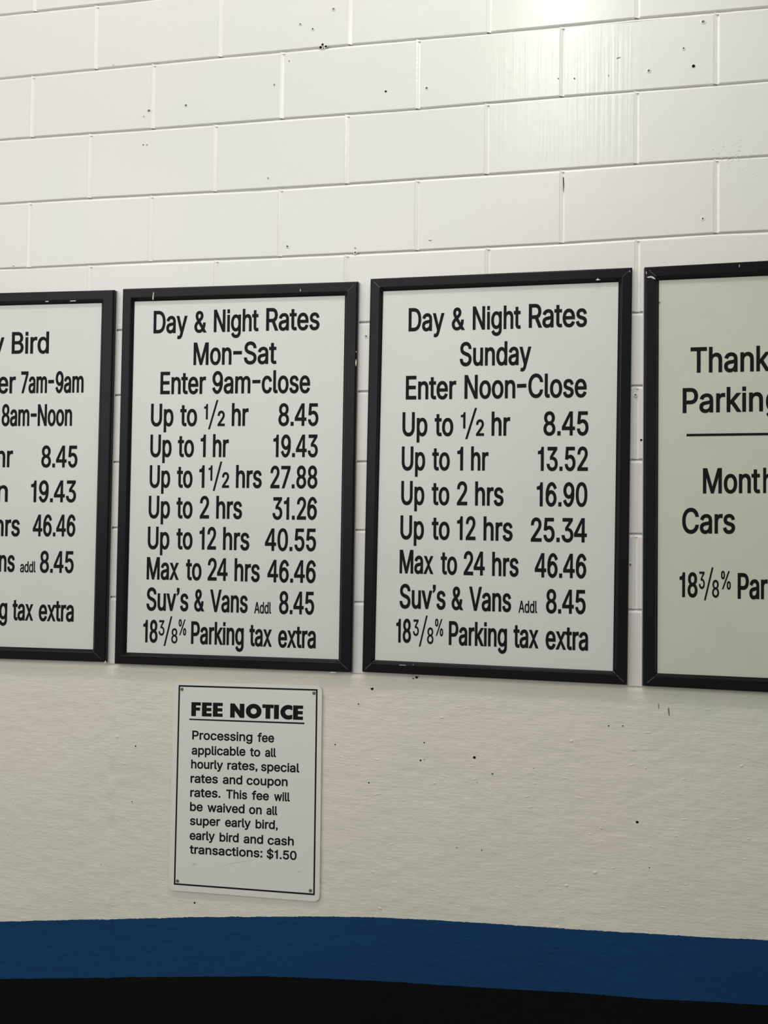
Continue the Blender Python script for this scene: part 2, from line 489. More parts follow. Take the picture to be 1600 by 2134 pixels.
# letter outlines in font units: advance | contour | contour ...
GLYPHS = {
'$': "447|202,-74 202,583 244,583 244,-74|224,-9 188,-7 156,-1 128,9 102,23 81,40 64,60 51,83 42,109 38,137 104,137 108,118 114,102 123,88 136,76 150,66 166,59 185,53 204,50 224,49 246,50 267,54 286,60 303,69 317,79 329,92 338,106 344,122 346,139 344,154 340,168 332,179 322,189 310,197 296,205 245,222 184,239 145,253 112,269 86,289 67,313 56,341 52,372 54,400 62,425 75,448 92,468 113,484 138,498 165,508 195,514 227,516 259,514 289,508 316,498 340,484 360,468 377,449 390,427 398,403 401,378 337,378 332,402 320,421 302,437 280,449 254,456 225,459 204,457 185,454 167,448 152,440 139,430 129,418 121,405 117,391 115,376 117,359 122,345 131,334 142,324 155,315 169,308 212,293 264,279 312,264 328,256 344,248 359,238 372,226 384,213 395,198 402,180 407,161 408,139 406,112 399,87 386,64 370,43 349,25 323,11 294,0 261,-7",
'%': "676|175,283 155,284 137,289 121,297 107,308 95,320 86,335 80,351 76,369 75,388 75,412 76,431 80,448 87,464 96,479 107,492 121,503 137,511 155,515 175,517 196,515 214,511 230,503 244,492 255,479 264,464 270,448 274,431 276,412 276,388 274,369 270,351 264,335 255,320 244,308 230,297 214,289 196,284|175,327 191,329 203,335 212,346 218,358 222,372 223,388 223,412 222,428 219,441 213,454 204,464 191,470 175,473 160,470 148,464 138,454 132,441 128,428 127,412 127,388 128,372 132,358 138,346 147,335 160,329|501,-10 481,-8 462,-3 446,5 432,15 421,28 412,43 406,59 402,77 400,95 400,120 402,138 406,156 412,172 421,187 433,200 447,210 463,218 481,223 501,225 522,223 540,218 556,210 570,200 581,187 590,172 596,156 600,138 601,120 601,95 600,77 596,59 589,43 580,28 569,15 555,5 540,-3 521,-8|501,35 517,37 529,43 538,53 544,66 548,80 549,95 549,120 548,135 544,149 538,162 529,172 517,178 501,180 486,178 473,172 464,162 458,149 454,135 453,120 453,95 454,80 458,66 464,53 473,43 485,37|132,0 482,509 540,509 191,0",
'&': "448|197,-7 165,-5 136,1 110,12 88,26 69,42 54,62 43,84 36,108 34,133 36,154 40,173 47,189 58,205 70,220 85,235 140,279 216,335 237,352 243,359 249,367 255,375 259,384 261,394 262,405 260,420 255,434 245,445 233,454 219,459 201,461 189,460 178,457 168,453 159,447 151,440 145,431 141,421 138,411 137,399 138,386 141,375 145,363 169,327 204,284 438,0 364,0 171,231 121,293 108,310 96,327 87,344 81,361 77,379 75,398 77,420 82,440 91,458 102,474 117,488 134,499 154,507 176,512 200,513 224,512 246,507 266,499 283,488 297,475 308,459 317,442 322,424 324,404 323,389 320,375 315,362 309,349 301,336 291,325 281,314 269,303 256,293 154,217 135,202 121,188 110,174 103,161 98,146 97,131 98,115 102,101 109,87 118,76 130,66 143,57 158,51 175,48 193,46 213,48 232,52 251,59 269,69 286,81 301,95 315,112 327,131 336,151 343,174 348,198 349,224 408,224 406,194 403,167 397,144 389,124 380,107 371,92 345,62 333,47 315,30 294,17 271,7 246,-1 221,-5",
"'": "206|78,318 70,509 136,509 128,318",
',': "188|38,-119 68,71 137,71 84,-119",
'-': "453|337,244 337,188 114,188 114,244",
'.': "188|95,-4 83,-3 73,1 63,9 55,18 51,29 50,41 51,53 55,64 63,73 73,81 83,85 95,87 107,85 118,81 128,73 135,64 140,53 141,41 140,29 135,18 128,9 118,1 107,-3",
'0': "453|227,-7 191,-3 158,7 130,24 105,48 85,77 69,113 57,155 50,202 48,254 50,306 57,353 69,395 85,431 106,461 130,484 159,502 191,512 227,516 262,512 295,502 323,484 348,461 368,431 384,395 396,353 403,306 405,254 403,202 396,155 384,113 368,77 348,48 323,24 295,7 263,-3|227,50 250,52 271,60 290,74 306,92 320,116 330,144 338,176 342,213 344,254 342,295 338,332 330,365 320,393 306,416 290,435 271,449 250,457 227,460 203,457 182,449 163,435 147,416 134,393 123,365 115,332 111,295 109,254 111,213 115,176 123,144 134,116 147,92 163,74 182,60 203,52",
'1': "453|76,0 76,55 391,55 391,0|276,509 276,0 212,0 212,448 209,448 86,358 86,427 198,509",
'2': "453|64,0 64,47 234,229 282,282 294,298 303,312 311,327 316,341 319,356 320,371 319,389 315,405 308,419 298,431 287,441 273,449 258,455 241,458 224,460 205,458 188,454 172,447 159,438 148,427 139,413 132,398 128,381 127,362 66,362 68,391 75,418 86,442 102,464 121,482 143,496 168,507 196,513 225,516 254,513 281,507 306,497 328,482 346,465 361,445 372,423 379,398 381,372 380,354 377,336 371,318 363,299 351,280 336,259 317,235 294,209 267,180 153,60 153,57 389,57 389,0",
'3': "453|218,-7 188,-5 159,1 133,10 108,22 88,38 70,57 57,79 48,104 44,132 109,132 112,115 118,100 126,87 137,76 150,66 165,59 182,54 200,51 219,50 239,51 258,55 275,61 291,69 304,80 315,93 323,108 328,125 329,145 328,163 323,180 316,196 306,211 292,223 275,234 254,241 229,246 201,248 157,248 157,299 288,448 288,452 70,452 70,509 372,509 372,461 211,278 211,289 247,290 279,286 308,276 333,262 354,244 371,222 383,198 391,173 393,145 390,116 383,90 370,66 354,45 333,27 309,12 281,2 251,-5",
'4': "453|40,105 40,158 247,509 311,509 109,166 109,163 413,163 413,105|282,0 282,121 282,146 282,318 343,318 343,0",
'5': "453|221,-7 192,-5 165,1 140,11 118,25 99,41 83,60 71,82 63,105 60,130 122,130 125,115 130,102 138,89 148,78 160,68 173,60 188,54 204,51 221,50 241,51 259,56 276,64 291,75 304,89 314,104 322,122 326,141 328,162 326,183 321,203 314,221 303,237 290,251 275,262 257,270 238,275 218,277 201,276 184,273 167,268 152,262 139,255 128,246 67,253 96,509 366,509 366,452 151,452 134,301 136,301 148,311 162,318 178,325 194,330 212,333 229,334 252,332 274,328 294,321 313,311 330,299 345,285 358,269 370,251 379,231 386,210 390,187 391,163 388,132 381,102 369,76 352,52 332,32 309,15 282,3 253,-4",
'6': "453|226,-7 196,-4 168,3 142,15 119,31 100,51 84,74 73,101 66,130 64,162 65,187 71,212 80,239 93,268 112,302 137,340 252,509 322,509 151,261 145,261 151,270 157,279 165,288 174,295 184,302 196,307 208,311 221,313 235,314 265,312 291,305 316,295 337,280 355,262 370,240 380,215 387,187 389,157 387,127 379,98 368,73 352,50 333,30 310,14 284,3 257,-4|226,48 245,50 263,55 279,63 293,73 304,86 314,101 322,119 326,137 327,157 326,178 322,196 314,213 304,228 293,241 279,251 263,259 245,264 226,265 207,264 190,259 174,252 160,241 148,229 138,214 131,197 126,179 125,158 126,138 131,119 138,102 148,86 160,73 174,63 190,55 207,50",
'7': "453|97,0 323,448 323,452 62,452 62,509 391,509 391,449 165,0",
'8': "453|226,-7 193,-5 163,1 136,11 111,25 91,42 74,62 62,84 54,109 52,135 53,156 58,176 65,195 75,212 87,228 101,241 117,252 134,260 153,265 153,267 129,276 109,289 93,308 80,330 73,354 70,380 73,405 79,429 90,450 106,469 124,485 146,498 170,508 197,514 226,516 255,514 282,508 306,498 328,485 346,469 361,450 373,429 379,405 382,380 379,354 372,330 359,308 343,289 323,276 300,267 300,265 319,260 335,252 351,241 365,228 377,212 387,195 395,176 399,156 401,135 398,109 391,84 378,62 362,42 341,25 317,11 289,1 259,-5|226,49 248,50 267,54 285,60 300,69 313,79 323,91 331,106 335,121 337,139 335,157 330,173 322,189 312,202 298,213 283,223 265,230 247,234 226,235 206,234 187,230 169,223 154,213 140,202 130,189 122,173 117,157 115,139 117,121 121,106 129,91 139,79 152,69 167,60 185,54 205,50|226,290 244,291 260,294 274,300 287,308 298,318 307,330 314,344 318,359 319,376 318,392 314,407 308,420 299,432 288,442 275,449 260,455 244,459 226,460 208,459 192,455 177,449 164,442 153,432 145,420 138,407 134,392 133,376 134,359 138,344 145,330 154,318 165,308 178,300 193,294 209,291",
'9': "453|226,516 256,513 285,506 310,494 333,478 352,458 368,434 380,408 387,378 389,347 387,322 382,296 373,270 359,240 340,207 315,168 200,0 130,0 301,248 307,248 302,238 295,229 287,221 278,214 268,207 257,202 245,198 232,195 218,195 188,197 161,203 137,214 116,229 98,247 83,269 72,294 66,321 64,352 66,382 73,411 85,436 101,459 120,479 143,494 168,506 196,513|226,460 207,459 190,454 174,446 160,435 148,423 138,407 131,390 127,372 125,352 127,331 131,313 138,295 148,280 160,268 174,257 190,250 207,245 226,243 245,245 263,249 279,257 293,267 305,280 314,295 322,312 326,330 327,350 326,371 322,390 314,407 305,422 293,435 279,446 263,454 245,459",
':': "188|95,-4 83,-3 73,1 63,9 55,18 51,29 50,41 51,53 55,64 63,73 73,81 83,85 95,87 107,85 118,81 128,73 135,64 140,53 141,41 140,29 135,18 128,9 118,1 107,-3|95,271 83,272 73,277 63,284 55,294 51,304 50,316 51,328 55,339 63,349 73,356 83,360 95,362 107,360 118,356 128,349 135,339 140,328 141,316 140,304 135,294 128,284 118,277 107,272",
'A': "480|16,0 201,509 276,509 463,0 395,0 287,302 264,372 232,478 245,478 213,371 191,302 85,0|110,142 110,199 370,199 370,142",
'B': "456|60,0 60,509 241,509 274,507 304,501 329,491 350,477 367,461 381,442 390,421 396,398 398,374 397,353 393,336 387,320 378,307 368,295 356,286 343,278 329,272 315,267 315,262 331,260 347,254 363,245 378,234 391,220 402,203 411,184 416,161 418,136 416,111 410,88 400,67 386,48 368,31 344,18 317,8 284,2 247,0|125,57 245,57 281,60 309,67 330,80 344,96 353,115 355,137 354,153 350,169 342,184 333,197 320,209 306,218 289,225 269,229 248,231 125,231|125,285 238,285 256,287 273,290 288,296 302,304 314,314 323,326 330,340 335,355 336,372 333,393 326,412 313,429 294,442 270,449 240,452 125,452",
'C': "510|267,-7 225,-3 186,7 150,25 119,49 92,79 70,115 53,157 44,203 40,254 44,305 53,352 70,393 92,429 119,459 150,484 186,501 225,512 267,516 293,514 317,511 340,504 362,496 383,485 402,471 419,456 435,438 448,418 459,397 467,373 473,348 408,348 404,365 397,380 389,395 380,407 369,418 357,428 344,437 330,444 315,449 300,453 284,455 267,456 237,453 209,445 184,432 161,414 141,391 125,364 113,332 106,295 103,254 106,213 113,177 125,145 141,117 161,94 184,76 210,63 237,56 267,53 284,54 300,56 315,60 330,65 344,72 357,81 369,90 380,102 389,114 397,128 404,144 408,160 473,160 467,135 459,112 448,91 435,71 420,53 402,38 383,24 363,13 341,5 317,-2 293,-6",
'D': "502|219,0 96,0 96,57 215,57 254,60 288,68 318,81 343,99 363,122 379,149 390,181 397,216 399,255 397,294 390,329 379,361 364,388 344,410 320,428 291,441 258,449 221,452 93,452 93,509 225,509 273,505 315,495 353,478 385,455 412,426 433,391 449,351 458,306 462,255 458,205 449,159 433,119 411,83 384,54 351,31 312,14 268,3|125,509 125,0 60,0 60,509",
'E': "419|60,0 60,509 372,509 372,452 125,452 125,286 355,286 355,229 125,229 125,57 375,57 375,0",
'M': "628|60,0 60,509 152,509 277,187 287,159 299,123 311,84 322,49 307,49 318,83 330,121 342,158 352,187 476,509 568,509 568,0 504,0 504,291 504,327 505,369 506,413 507,457 513,457 498,409 482,363 467,322 456,291 342,0 286,0 170,291 159,321 145,361 129,408 112,457 119,457 120,416 121,372 122,328 122,291 122,0",
'N': "523|60,0 60,509 136,509 343,183 363,151 388,107 414,55 405,54 401,108 399,157 399,195 399,509 463,509 463,0 387,0 202,290 177,331 148,381 108,452 119,454 122,384 124,328 125,291 125,0",
'P': "445|60,0 60,509 235,509 272,506 305,499 332,487 356,471 375,452 390,430 400,404 407,377 409,348 407,318 400,291 390,265 375,243 356,223 332,207 305,195 272,188 235,186 109,186 109,242 233,242 257,244 279,248 297,256 312,266 324,279 333,294 339,310 343,328 344,348 343,367 339,385 333,402 324,416 312,428 297,439 279,446 257,451 232,452 125,452 125,0",
'R': "449|60,0 60,509 236,509 273,506 305,500 333,489 356,473 376,455 390,433 401,408 407,381 409,352 407,323 401,296 390,271 376,250 356,232 333,217 305,206 273,200 236,198 96,198 96,255 234,255 258,256 280,260 298,267 313,276 325,287 334,300 340,316 344,333 345,352 344,371 340,389 334,405 325,419 313,430 298,440 279,446 258,451 233,452 125,452 125,0|353,0 230,229 303,229 428,0",
'S': "447|224,-9 188,-7 156,-1 128,9 102,23 81,40 64,60 51,83 42,109 38,137 104,137 108,118 114,102 123,88 136,76 150,66 166,59 185,53 204,50 224,49 246,50 267,54 286,60 303,69 317,79 329,92 338,106 344,122 346,139 344,154 340,168 332,179 322,189 310,197 296,205 245,222 184,239 145,253 112,269 86,289 67,313 56,341 52,372 54,400 62,425 75,448 92,468 113,484 138,498 165,508 195,514 227,516 259,514 289,508 316,498 340,484 360,468 377,449 390,427 398,403 401,378 337,378 332,402 320,421 302,437 280,449 254,456 225,459 204,457 185,454 167,448 152,440 139,430 129,418 121,405 117,391 115,376 117,359 122,345 131,334 142,324 155,315 169,308 212,293 264,279 312,264 328,256 344,248 359,238 372,226 384,213 395,198 402,180 407,161 408,139 406,112 399,87 386,64 370,43 349,25 323,11 294,0 261,-7",
'T': "449|32,452 32,509 417,509 417,452 257,452 257,0 193,0 193,452",
'U': "517|259,-8 220,-6 186,2 154,15 126,33 103,55 85,80 71,108 63,140 60,173 60,509 124,509 124,178 126,155 132,133 141,113 153,95 169,80 187,68 208,59 232,53 259,52 285,53 309,59 331,68 349,80 364,95 377,113 385,133 391,155 393,178 393,509 457,509 457,173 454,140 446,108 433,80 414,55 391,33 363,15 332,2 297,-6",
'V': "480|204,0 16,509 84,509 192,206 215,137 248,31 235,31 267,138 290,206 395,509 463,509 278,0",
'a': "389|160,-9 137,-7 115,-3 94,5 76,15 60,29 48,45 38,63 32,84 30,108 32,128 36,146 43,161 53,174 64,184 78,193 92,200 108,206 125,211 178,220 234,227 247,229 257,231 265,235 271,240 274,246 276,255 276,257 275,272 272,285 267,297 260,307 251,315 240,322 227,327 212,330 196,331 178,330 163,327 149,322 137,316 127,309 118,301 110,292 104,283 100,274 41,291 51,313 64,331 79,346 95,358 114,368 133,375 153,380 173,383 194,384 208,384 223,382 239,379 255,375 271,369 286,360 300,350 312,336 322,320 330,301 335,278 337,251 337,0 277,0 277,52 272,52 267,43 260,34 252,25 242,16 229,8 215,1 199,-4 181,-7|170,45 192,47 211,51 228,59 242,68 254,80 263,93 270,108 274,122 276,138 276,190 272,187 267,184 259,182 231,176 200,171 175,168 134,159 122,153 112,147 103,139 97,130 93,118 92,105 93,93 96,82 102,72 109,64 119,57 130,52 142,48 156,46",
'b': "424|229,-8 208,-7 189,-3 172,4 159,12 147,21 138,31 118,59 112,59 112,0 53,0 53,509 114,509 114,319 118,319 137,346 147,355 158,364 171,373 188,379 207,383 229,384 259,382 287,374 313,361 335,342 354,320 370,293 381,261 388,227 390,189 388,151 381,116 370,84 355,57 336,34 313,16 288,3 260,-6|220,47 242,49 262,55 279,66 294,80 306,97 316,117 323,139 327,163 328,189 327,215 323,239 316,261 307,281 295,298 280,311 262,322 243,328 220,330 198,328 178,322 161,312 147,299 134,282 125,263 118,241 114,216 113,189 114,162 118,138 125,115 135,95 147,78 162,65 179,55 198,49",
'c': "396|207,-8 174,-5 144,3 117,16 93,35 72,58 56,85 44,116 37,150 34,187 37,225 44,260 56,291 72,318 93,341 117,360 144,374 174,382 207,384 226,384 243,381 260,377 276,371 291,364 305,356 318,346 330,335 340,322 349,308 356,293 362,277 303,262 300,272 295,281 290,289 284,297 278,304 270,311 261,316 252,321 242,325 231,328 220,329 207,330 184,328 163,321 145,310 130,296 118,278 108,258 102,236 98,212 96,187 98,163 102,139 108,117 118,97 130,80 145,66 163,55 184,49 207,46 220,47 232,49 243,52 253,55 262,60 271,66 279,73 285,80 292,89 297,98 301,107 304,117 363,102 357,86 350,70 341,56 331,43 319,32 306,21 292,12 277,5 261,-1 244,-5 226,-7",
'd': "424|195,-8 165,-6 137,3 111,16 89,34 70,57 55,84 43,116 36,151 34,189 36,227 43,261 55,293 70,320 89,342 112,361 137,374 165,382 196,384 218,383 237,379 253,373 267,364 278,355 287,346 306,319 311,319 311,509 372,509 372,0 313,0 313,59 307,59 287,31 277,21 266,12 252,4 236,-3 217,-7|205,47 226,49 246,55 263,65 278,78 290,95 299,115 306,138 310,162 312,189 310,216 306,241 300,263 290,282 278,299 263,312 246,322 227,328 205,330 182,328 162,322 145,311 130,298 118,281 108,261 102,239 98,215 96,189 98,163 102,139 109,117 118,97 130,80 145,66 162,55 182,49",
'e': "404|212,-8 177,-5 145,3 117,16 92,35 72,58 56,85 44,116 37,150 34,187 36,224 44,258 55,290 71,317 91,340 115,359 142,373 172,382 205,384 226,383 246,380 266,374 285,366 303,355 319,341 334,324 347,305 357,282 365,256 370,227 371,194 371,169 75,169 75,221 338,221 310,202 308,226 304,248 298,269 288,286 277,301 263,314 246,323 227,328 205,330 183,328 164,323 146,313 131,301 119,286 109,270 102,251 97,231 96,211 96,178 98,151 102,127 110,106 121,88 135,73 151,61 169,53 190,48 212,46 227,47 241,49 254,53 265,58 276,65 285,73 294,82 300,93 306,105 365,91 358,72 348,55 335,39 320,26 302,14 283,4 261,-3 237,-7",
'f': "254|228,379 228,327 6,327 6,379|81,0 81,432 82,452 87,470 96,486 107,499 120,510 135,519 152,525 169,529 187,530 222,527 243,521 227,468 215,472 195,474 178,472 164,468 154,460 147,449 143,435 142,419 142,0",
'g': "425|207,-151 180,-149 156,-146 134,-140 114,-132 97,-122 82,-110 70,-97 59,-84 51,-69 101,-41 122,-66 131,-74 142,-82 154,-88 169,-93 187,-96 207,-97 236,-95 261,-87 282,-75 298,-58 308,-34 311,-6 311,68 306,68 287,41 277,32 266,23 252,16 236,10 217,6 195,5 165,7 138,14 113,27 90,43 71,65 55,90 43,120 36,154 34,191 36,229 43,263 55,293 71,320 90,342 112,361 138,374 166,382 196,384 218,383 237,379 253,373 267,365 279,356 288,346 308,319 313,319 313,379 372,379 372,-9 370,-40 363,-67 350,-90 334,-109 314,-124 291,-136 265,-144 237,-149|205,59 227,61 246,66 264,75 278,87 290,103 300,121 307,142 311,166 312,193 311,219 307,242 300,264 291,283 279,299 264,312 247,322 227,328 205,330 182,328 163,322 145,312 130,298 118,282 109,262 102,241 98,218 96,193 98,167 102,144 109,123 118,104 131,88 145,76 163,66 183,61",
'h': "410|114,227 114,0 53,0 53,509 114,509 114,287 102,287 116,319 132,344 152,362 175,374 200,382 227,384 252,383 275,377 295,369 313,356 328,340 341,321 350,298 355,271 357,240 357,0 296,0 296,235 293,263 286,286 273,304 256,318 235,326 210,329 192,328 176,324 161,317 147,308 136,297 126,283 119,266 115,248",
'i': "167|53,0 53,379 114,379 114,0|84,443 73,444 63,448 54,455 47,463 43,472 41,483 43,494 47,504 54,512 63,518 73,522 84,524 95,522 105,518 114,512 121,504 125,494 126,483 125,472 121,463 114,455 105,448 95,444",
'k': "381|110,137 110,212 121,212 284,379 360,379 184,199 177,199|53,0 53,509 114,509 114,0|294,0 148,186 191,229 372,0",
'l': "189|139,-2 112,0 91,8 74,20 62,37 55,59 53,84 53,509 114,509 114,99 114,83 117,71 120,62 126,57 135,53 146,52 160,53 170,54 181,3 162,-1",
'm': "610|53,0 53,379 112,379 112,295 108,295 114,314 122,331 132,346 144,358 158,368 172,376 187,382 203,385 219,386 245,383 268,375 287,361 303,342 314,320 321,295 312,295 318,312 326,329 337,343 350,356 364,366 381,375 398,381 417,385 437,386 458,385 478,380 497,372 514,361 529,346 541,328 550,307 555,283 557,255 557,0 496,0 496,254 493,279 485,298 473,313 456,323 438,329 419,330 402,329 387,326 374,320 363,312 353,302 345,290 340,277 336,263 335,247 335,0 274,0 274,260 272,280 265,297 253,311 238,322 220,328 199,330 185,329 171,326 158,320 145,312 135,302 126,289 119,274 115,257 114,238 114,0",
'n': "410|114,227 114,0 53,0 53,379 112,379 112,287 102,287 116,319 132,344 152,362 175,374 200,382 227,384 252,383 275,377 295,369 313,356 328,340 341,321 350,298 355,271 357,240 357,0 296,0 296,235 293,263 286,286 273,304 256,318 235,326 210,329 192,328 176,324 161,317 147,308 136,297 126,283 119,266 115,248",
'o': "415|207,-8 174,-5 144,3 117,16 93,35 72,58 56,85 44,116 37,150 34,187 37,225 44,260 56,291 72,318 93,341 117,360 144,374 174,382 207,384 241,382 271,374 299,360 323,341 343,318 359,291 371,260 379,225 381,187 379,150 371,116 359,85 343,58 323,35 299,16 271,3 241,-5|207,46 231,49 252,55 270,66 285,80 298,97 307,117 314,139 318,163 319,187 318,212 314,236 307,258 298,278 285,296 270,310 252,321 231,328 207,330 184,328 163,321 145,310 130,296 118,278 108,258 102,236 98,212 96,187 98,163 102,139 108,117 118,97 130,80 145,66 163,55 184,49",
'p': "424|53,-143 53,379 112,379 112,319 118,319 137,346 147,355 158,364 171,373 188,379 207,383 229,384 259,382 287,374 313,361 335,342 354,320 370,293 381,261 388,227 390,189 388,151 381,116 370,84 355,57 336,34 313,16 288,3 260,-6 229,-8 208,-7 189,-3 173,4 159,12 147,21 138,31 118,59 114,59 114,-143|220,47 242,49 262,55 279,66 294,80 306,97 316,117 323,139 327,163 328,189 327,215 323,239 316,261 307,281 295,298 280,311 262,322 243,328 220,330 198,328 178,322 161,312 147,299 134,282 125,263 118,241 114,216 113,189 114,162 118,138 125,115 135,95 147,78 162,65 179,55 198,49",
'r': "259|53,0 53,379 112,379 112,321 115,321 124,339 137,354 152,367 171,377 191,383 213,385 229,384 243,384 243,322 230,324 207,326 190,324 174,321 159,315 146,306 135,296 126,284 119,269 115,254 114,237 114,0",
's': "365|182,-8 157,-7 133,-3 112,3 93,12 76,24 62,38 50,54 41,73 36,94 94,107 101,87 111,72 124,60 141,52 160,47 181,45 206,47 227,53 244,62 258,74 265,88 268,103 266,115 262,126 254,136 243,144 229,150 212,155 149,170 118,180 92,192 72,208 58,227 50,249 47,274 49,295 55,314 65,332 79,347 95,360 115,370 137,378 161,383 187,384 212,383 234,379 254,372 271,363 286,352 299,339 309,324 318,308 324,290 268,277 262,291 254,304 243,316 228,325 210,331 187,333 166,331 147,326 131,317 119,305 111,292 109,277 110,264 115,253 124,243 136,235 152,229 172,223 229,209 261,200 287,187 306,171 320,153 328,131 331,107 329,85 323,65 312,47 298,31 281,18 260,6 236,-2 210,-7",
't': "227|204,379 204,327 6,327 6,379|65,471 126,471 126,98 127,83 130,70 136,61 144,55 156,51 170,50 185,51 202,54 213,2 192,-3 168,-4 138,-1 113,7 92,21 77,41 68,64 65,93",
'u': "410|182,-5 158,-3 135,2 115,11 97,23 82,39 69,59 60,82 54,109 53,139 53,379 114,379 114,144 116,117 124,94 137,75 154,61 175,53 200,50 218,51 234,55 249,62 263,71 274,83 283,97 290,113 295,132 296,153 296,379 357,379 357,0 298,0 298,92 307,92 294,60 277,35 257,17 234,5 209,-3",
'v': "389|163,0 17,379 84,379 165,155 187,87 206,21 184,21 203,87 224,155 305,379 371,379 226,0",
'w': "567|138,0 23,379 87,379 133,214 154,137 175,41 165,41 186,135 206,214 252,379 316,379 362,214 382,136 402,41 391,41 413,135 434,214 480,379 545,379 429,0 368,0 319,172 305,225 291,280 277,338 291,338 277,280 263,225 248,172 199,0",
'x': "379|21,0 171,218 171,171 29,379 100,379 147,306 179,253 207,206 175,206 202,253 233,306 282,379 352,379 209,169 209,214 358,0 287,0 231,85 200,136 173,182 205,182 178,136 148,85 91,0",
'y': "389|47,-139 61,-86 71,-87 83,-89 94,-90 104,-89 113,-86 122,-81 130,-74 138,-64 145,-51 151,-36 163,-1 17,379 84,379 165,155 187,87 206,21 184,21 202,87 224,155 305,379 371,379 204,-58 196,-77 187,-93 177,-107 165,-119 153,-128 139,-136 125,-141 109,-144 91,-145 65,-143"}


# ------------------------------------------------------------------ lettering
def square(x0, y0, x1, y1): return [(x0, y0), (x0, y1), (x1, y1), (x1, y0)]


def load_glyph(ch):
    parts = GLYPHS[ch].split('|')
    return int(parts[0]), [[tuple(map(int, q.split(','))) for q in s.split()] for s in parts[1:]]


FONT = {ch: load_glyph(ch) for ch in GLYPHS}
# letterforms that differ on the signs: square dots, a footless 1
FONT['1'] = (330, [[(165, 0), (165, 370), (60, 370), (60, 418), (110, 424), (150, 440), (172, 470), (182, 509), (232, 509), (232, 0)]])
FONT['.'] = (190, [square(58, 0, 130, 72)])
FONT[':'] = (190, [square(58, 0, 130, 72), square(58, 290, 130, 362)])
FONT['i'] = (167, [square(53, 0, 114, 379), square(53, 440, 114, 509)])
FONT[','] = (190, [[(58, 0), (58, 72), (130, 72), (130, 10), (118, -40), (92, -80), (62, -92), (62, -62), (84, -45), (94, -20), (96, 0)]])
FONT["'"] = (160, [[(48, 437), (48, 509), (118, 509), (118, 452), (106, 408), (84, 378), (52, 362), (52, 388), (74, 404), (84, 437)]])
FONT[' '] = (150, [])


def arc(cx, cy, rx, ry, a0, a1, n):
    return [(cx + rx * math.cos(math.radians(a0 + (a1 - a0) * k / n)), cy + ry * math.sin(math.radians(a0 + (a1 - a0) * k / n))) for k in range(n + 1)]


six = [arc(213, 165, 170, 172, 360, 15, 24), arc(213, 165, 105, 114, 0, 345, 20),
       arc(230, 254, 187, 262, 192, 34, 18) + arc(230, 254, 122, 206, 37, 192, 14)]
FONT['4'] = (453, [[(266, 0), (266, 118), (18, 118), (18, 178), (256, 509), (330, 509), (330, 174), (402, 174), (402, 118), (330, 118), (330, 0)], [(266, 174), (266, 424), (84, 174)]])
FONT['6'] = (453, six)
FONT['9'] = (453, [[(426 - x, 508 - y) for x, y in c] for c in six])
for ch in '023456789': FONT[ch] = (max(max(p[0] for p in s) for s in FONT[ch][1]) + 42, FONT[ch][1])


def area2(p): return sum(p[i - 1][0] * p[i][1] - p[i][0] * p[i - 1][1] for i in range(len(p))) / 2


def winding(pt, poly):
    x, y = pt; w = 0
    for i in range(len(poly)):
        (x1, y1), (x2, y2) = poly[i - 1], poly[i]
        if (y1 > y) != (y2 > y) and x < (x2 - x1) * (y - y1) / (y2 - y1) + x1: w += 1 if y2 > y1 else -1
    return w


def fatten(p, dx, dy):
    """push a contour outward (filled side is on the right) by dx across, dy up"""
    out = []; n = len(p)
    for i in range(n):
        a, b_, c = p[i - 1], p[i], p[(i + 1) % n]
        e1 = Vector((b_[0] - a[0], b_[1] - a[1])).normalized(); e2 = Vector((c[0] - b_[0], c[1] - b_[1])).normalized()
        n1 = Vector((-e1.y, e1.x)); n2 = Vector((-e2.y, e2.x))
        k = 1 + n1.dot(n2)
        o_ = (n1 + n2) / k if k > 0.35 else (n1 + n2).normalized() * 1.3 if (n1 + n2).length > 1e-6 else n1
        out.append((b_[0] + o_.x * dx, b_[1] + o_.y * dy))
    return out


def layout(text, track=-4):
    cs = []; x = 0
    for ch in text:
        adv, g = FONT[ch]
        for s in g:
            s2 = [(px + x, py) for px, py in s]
            cs.append((s2, area2(s)))
        x += adv + track
    return cs


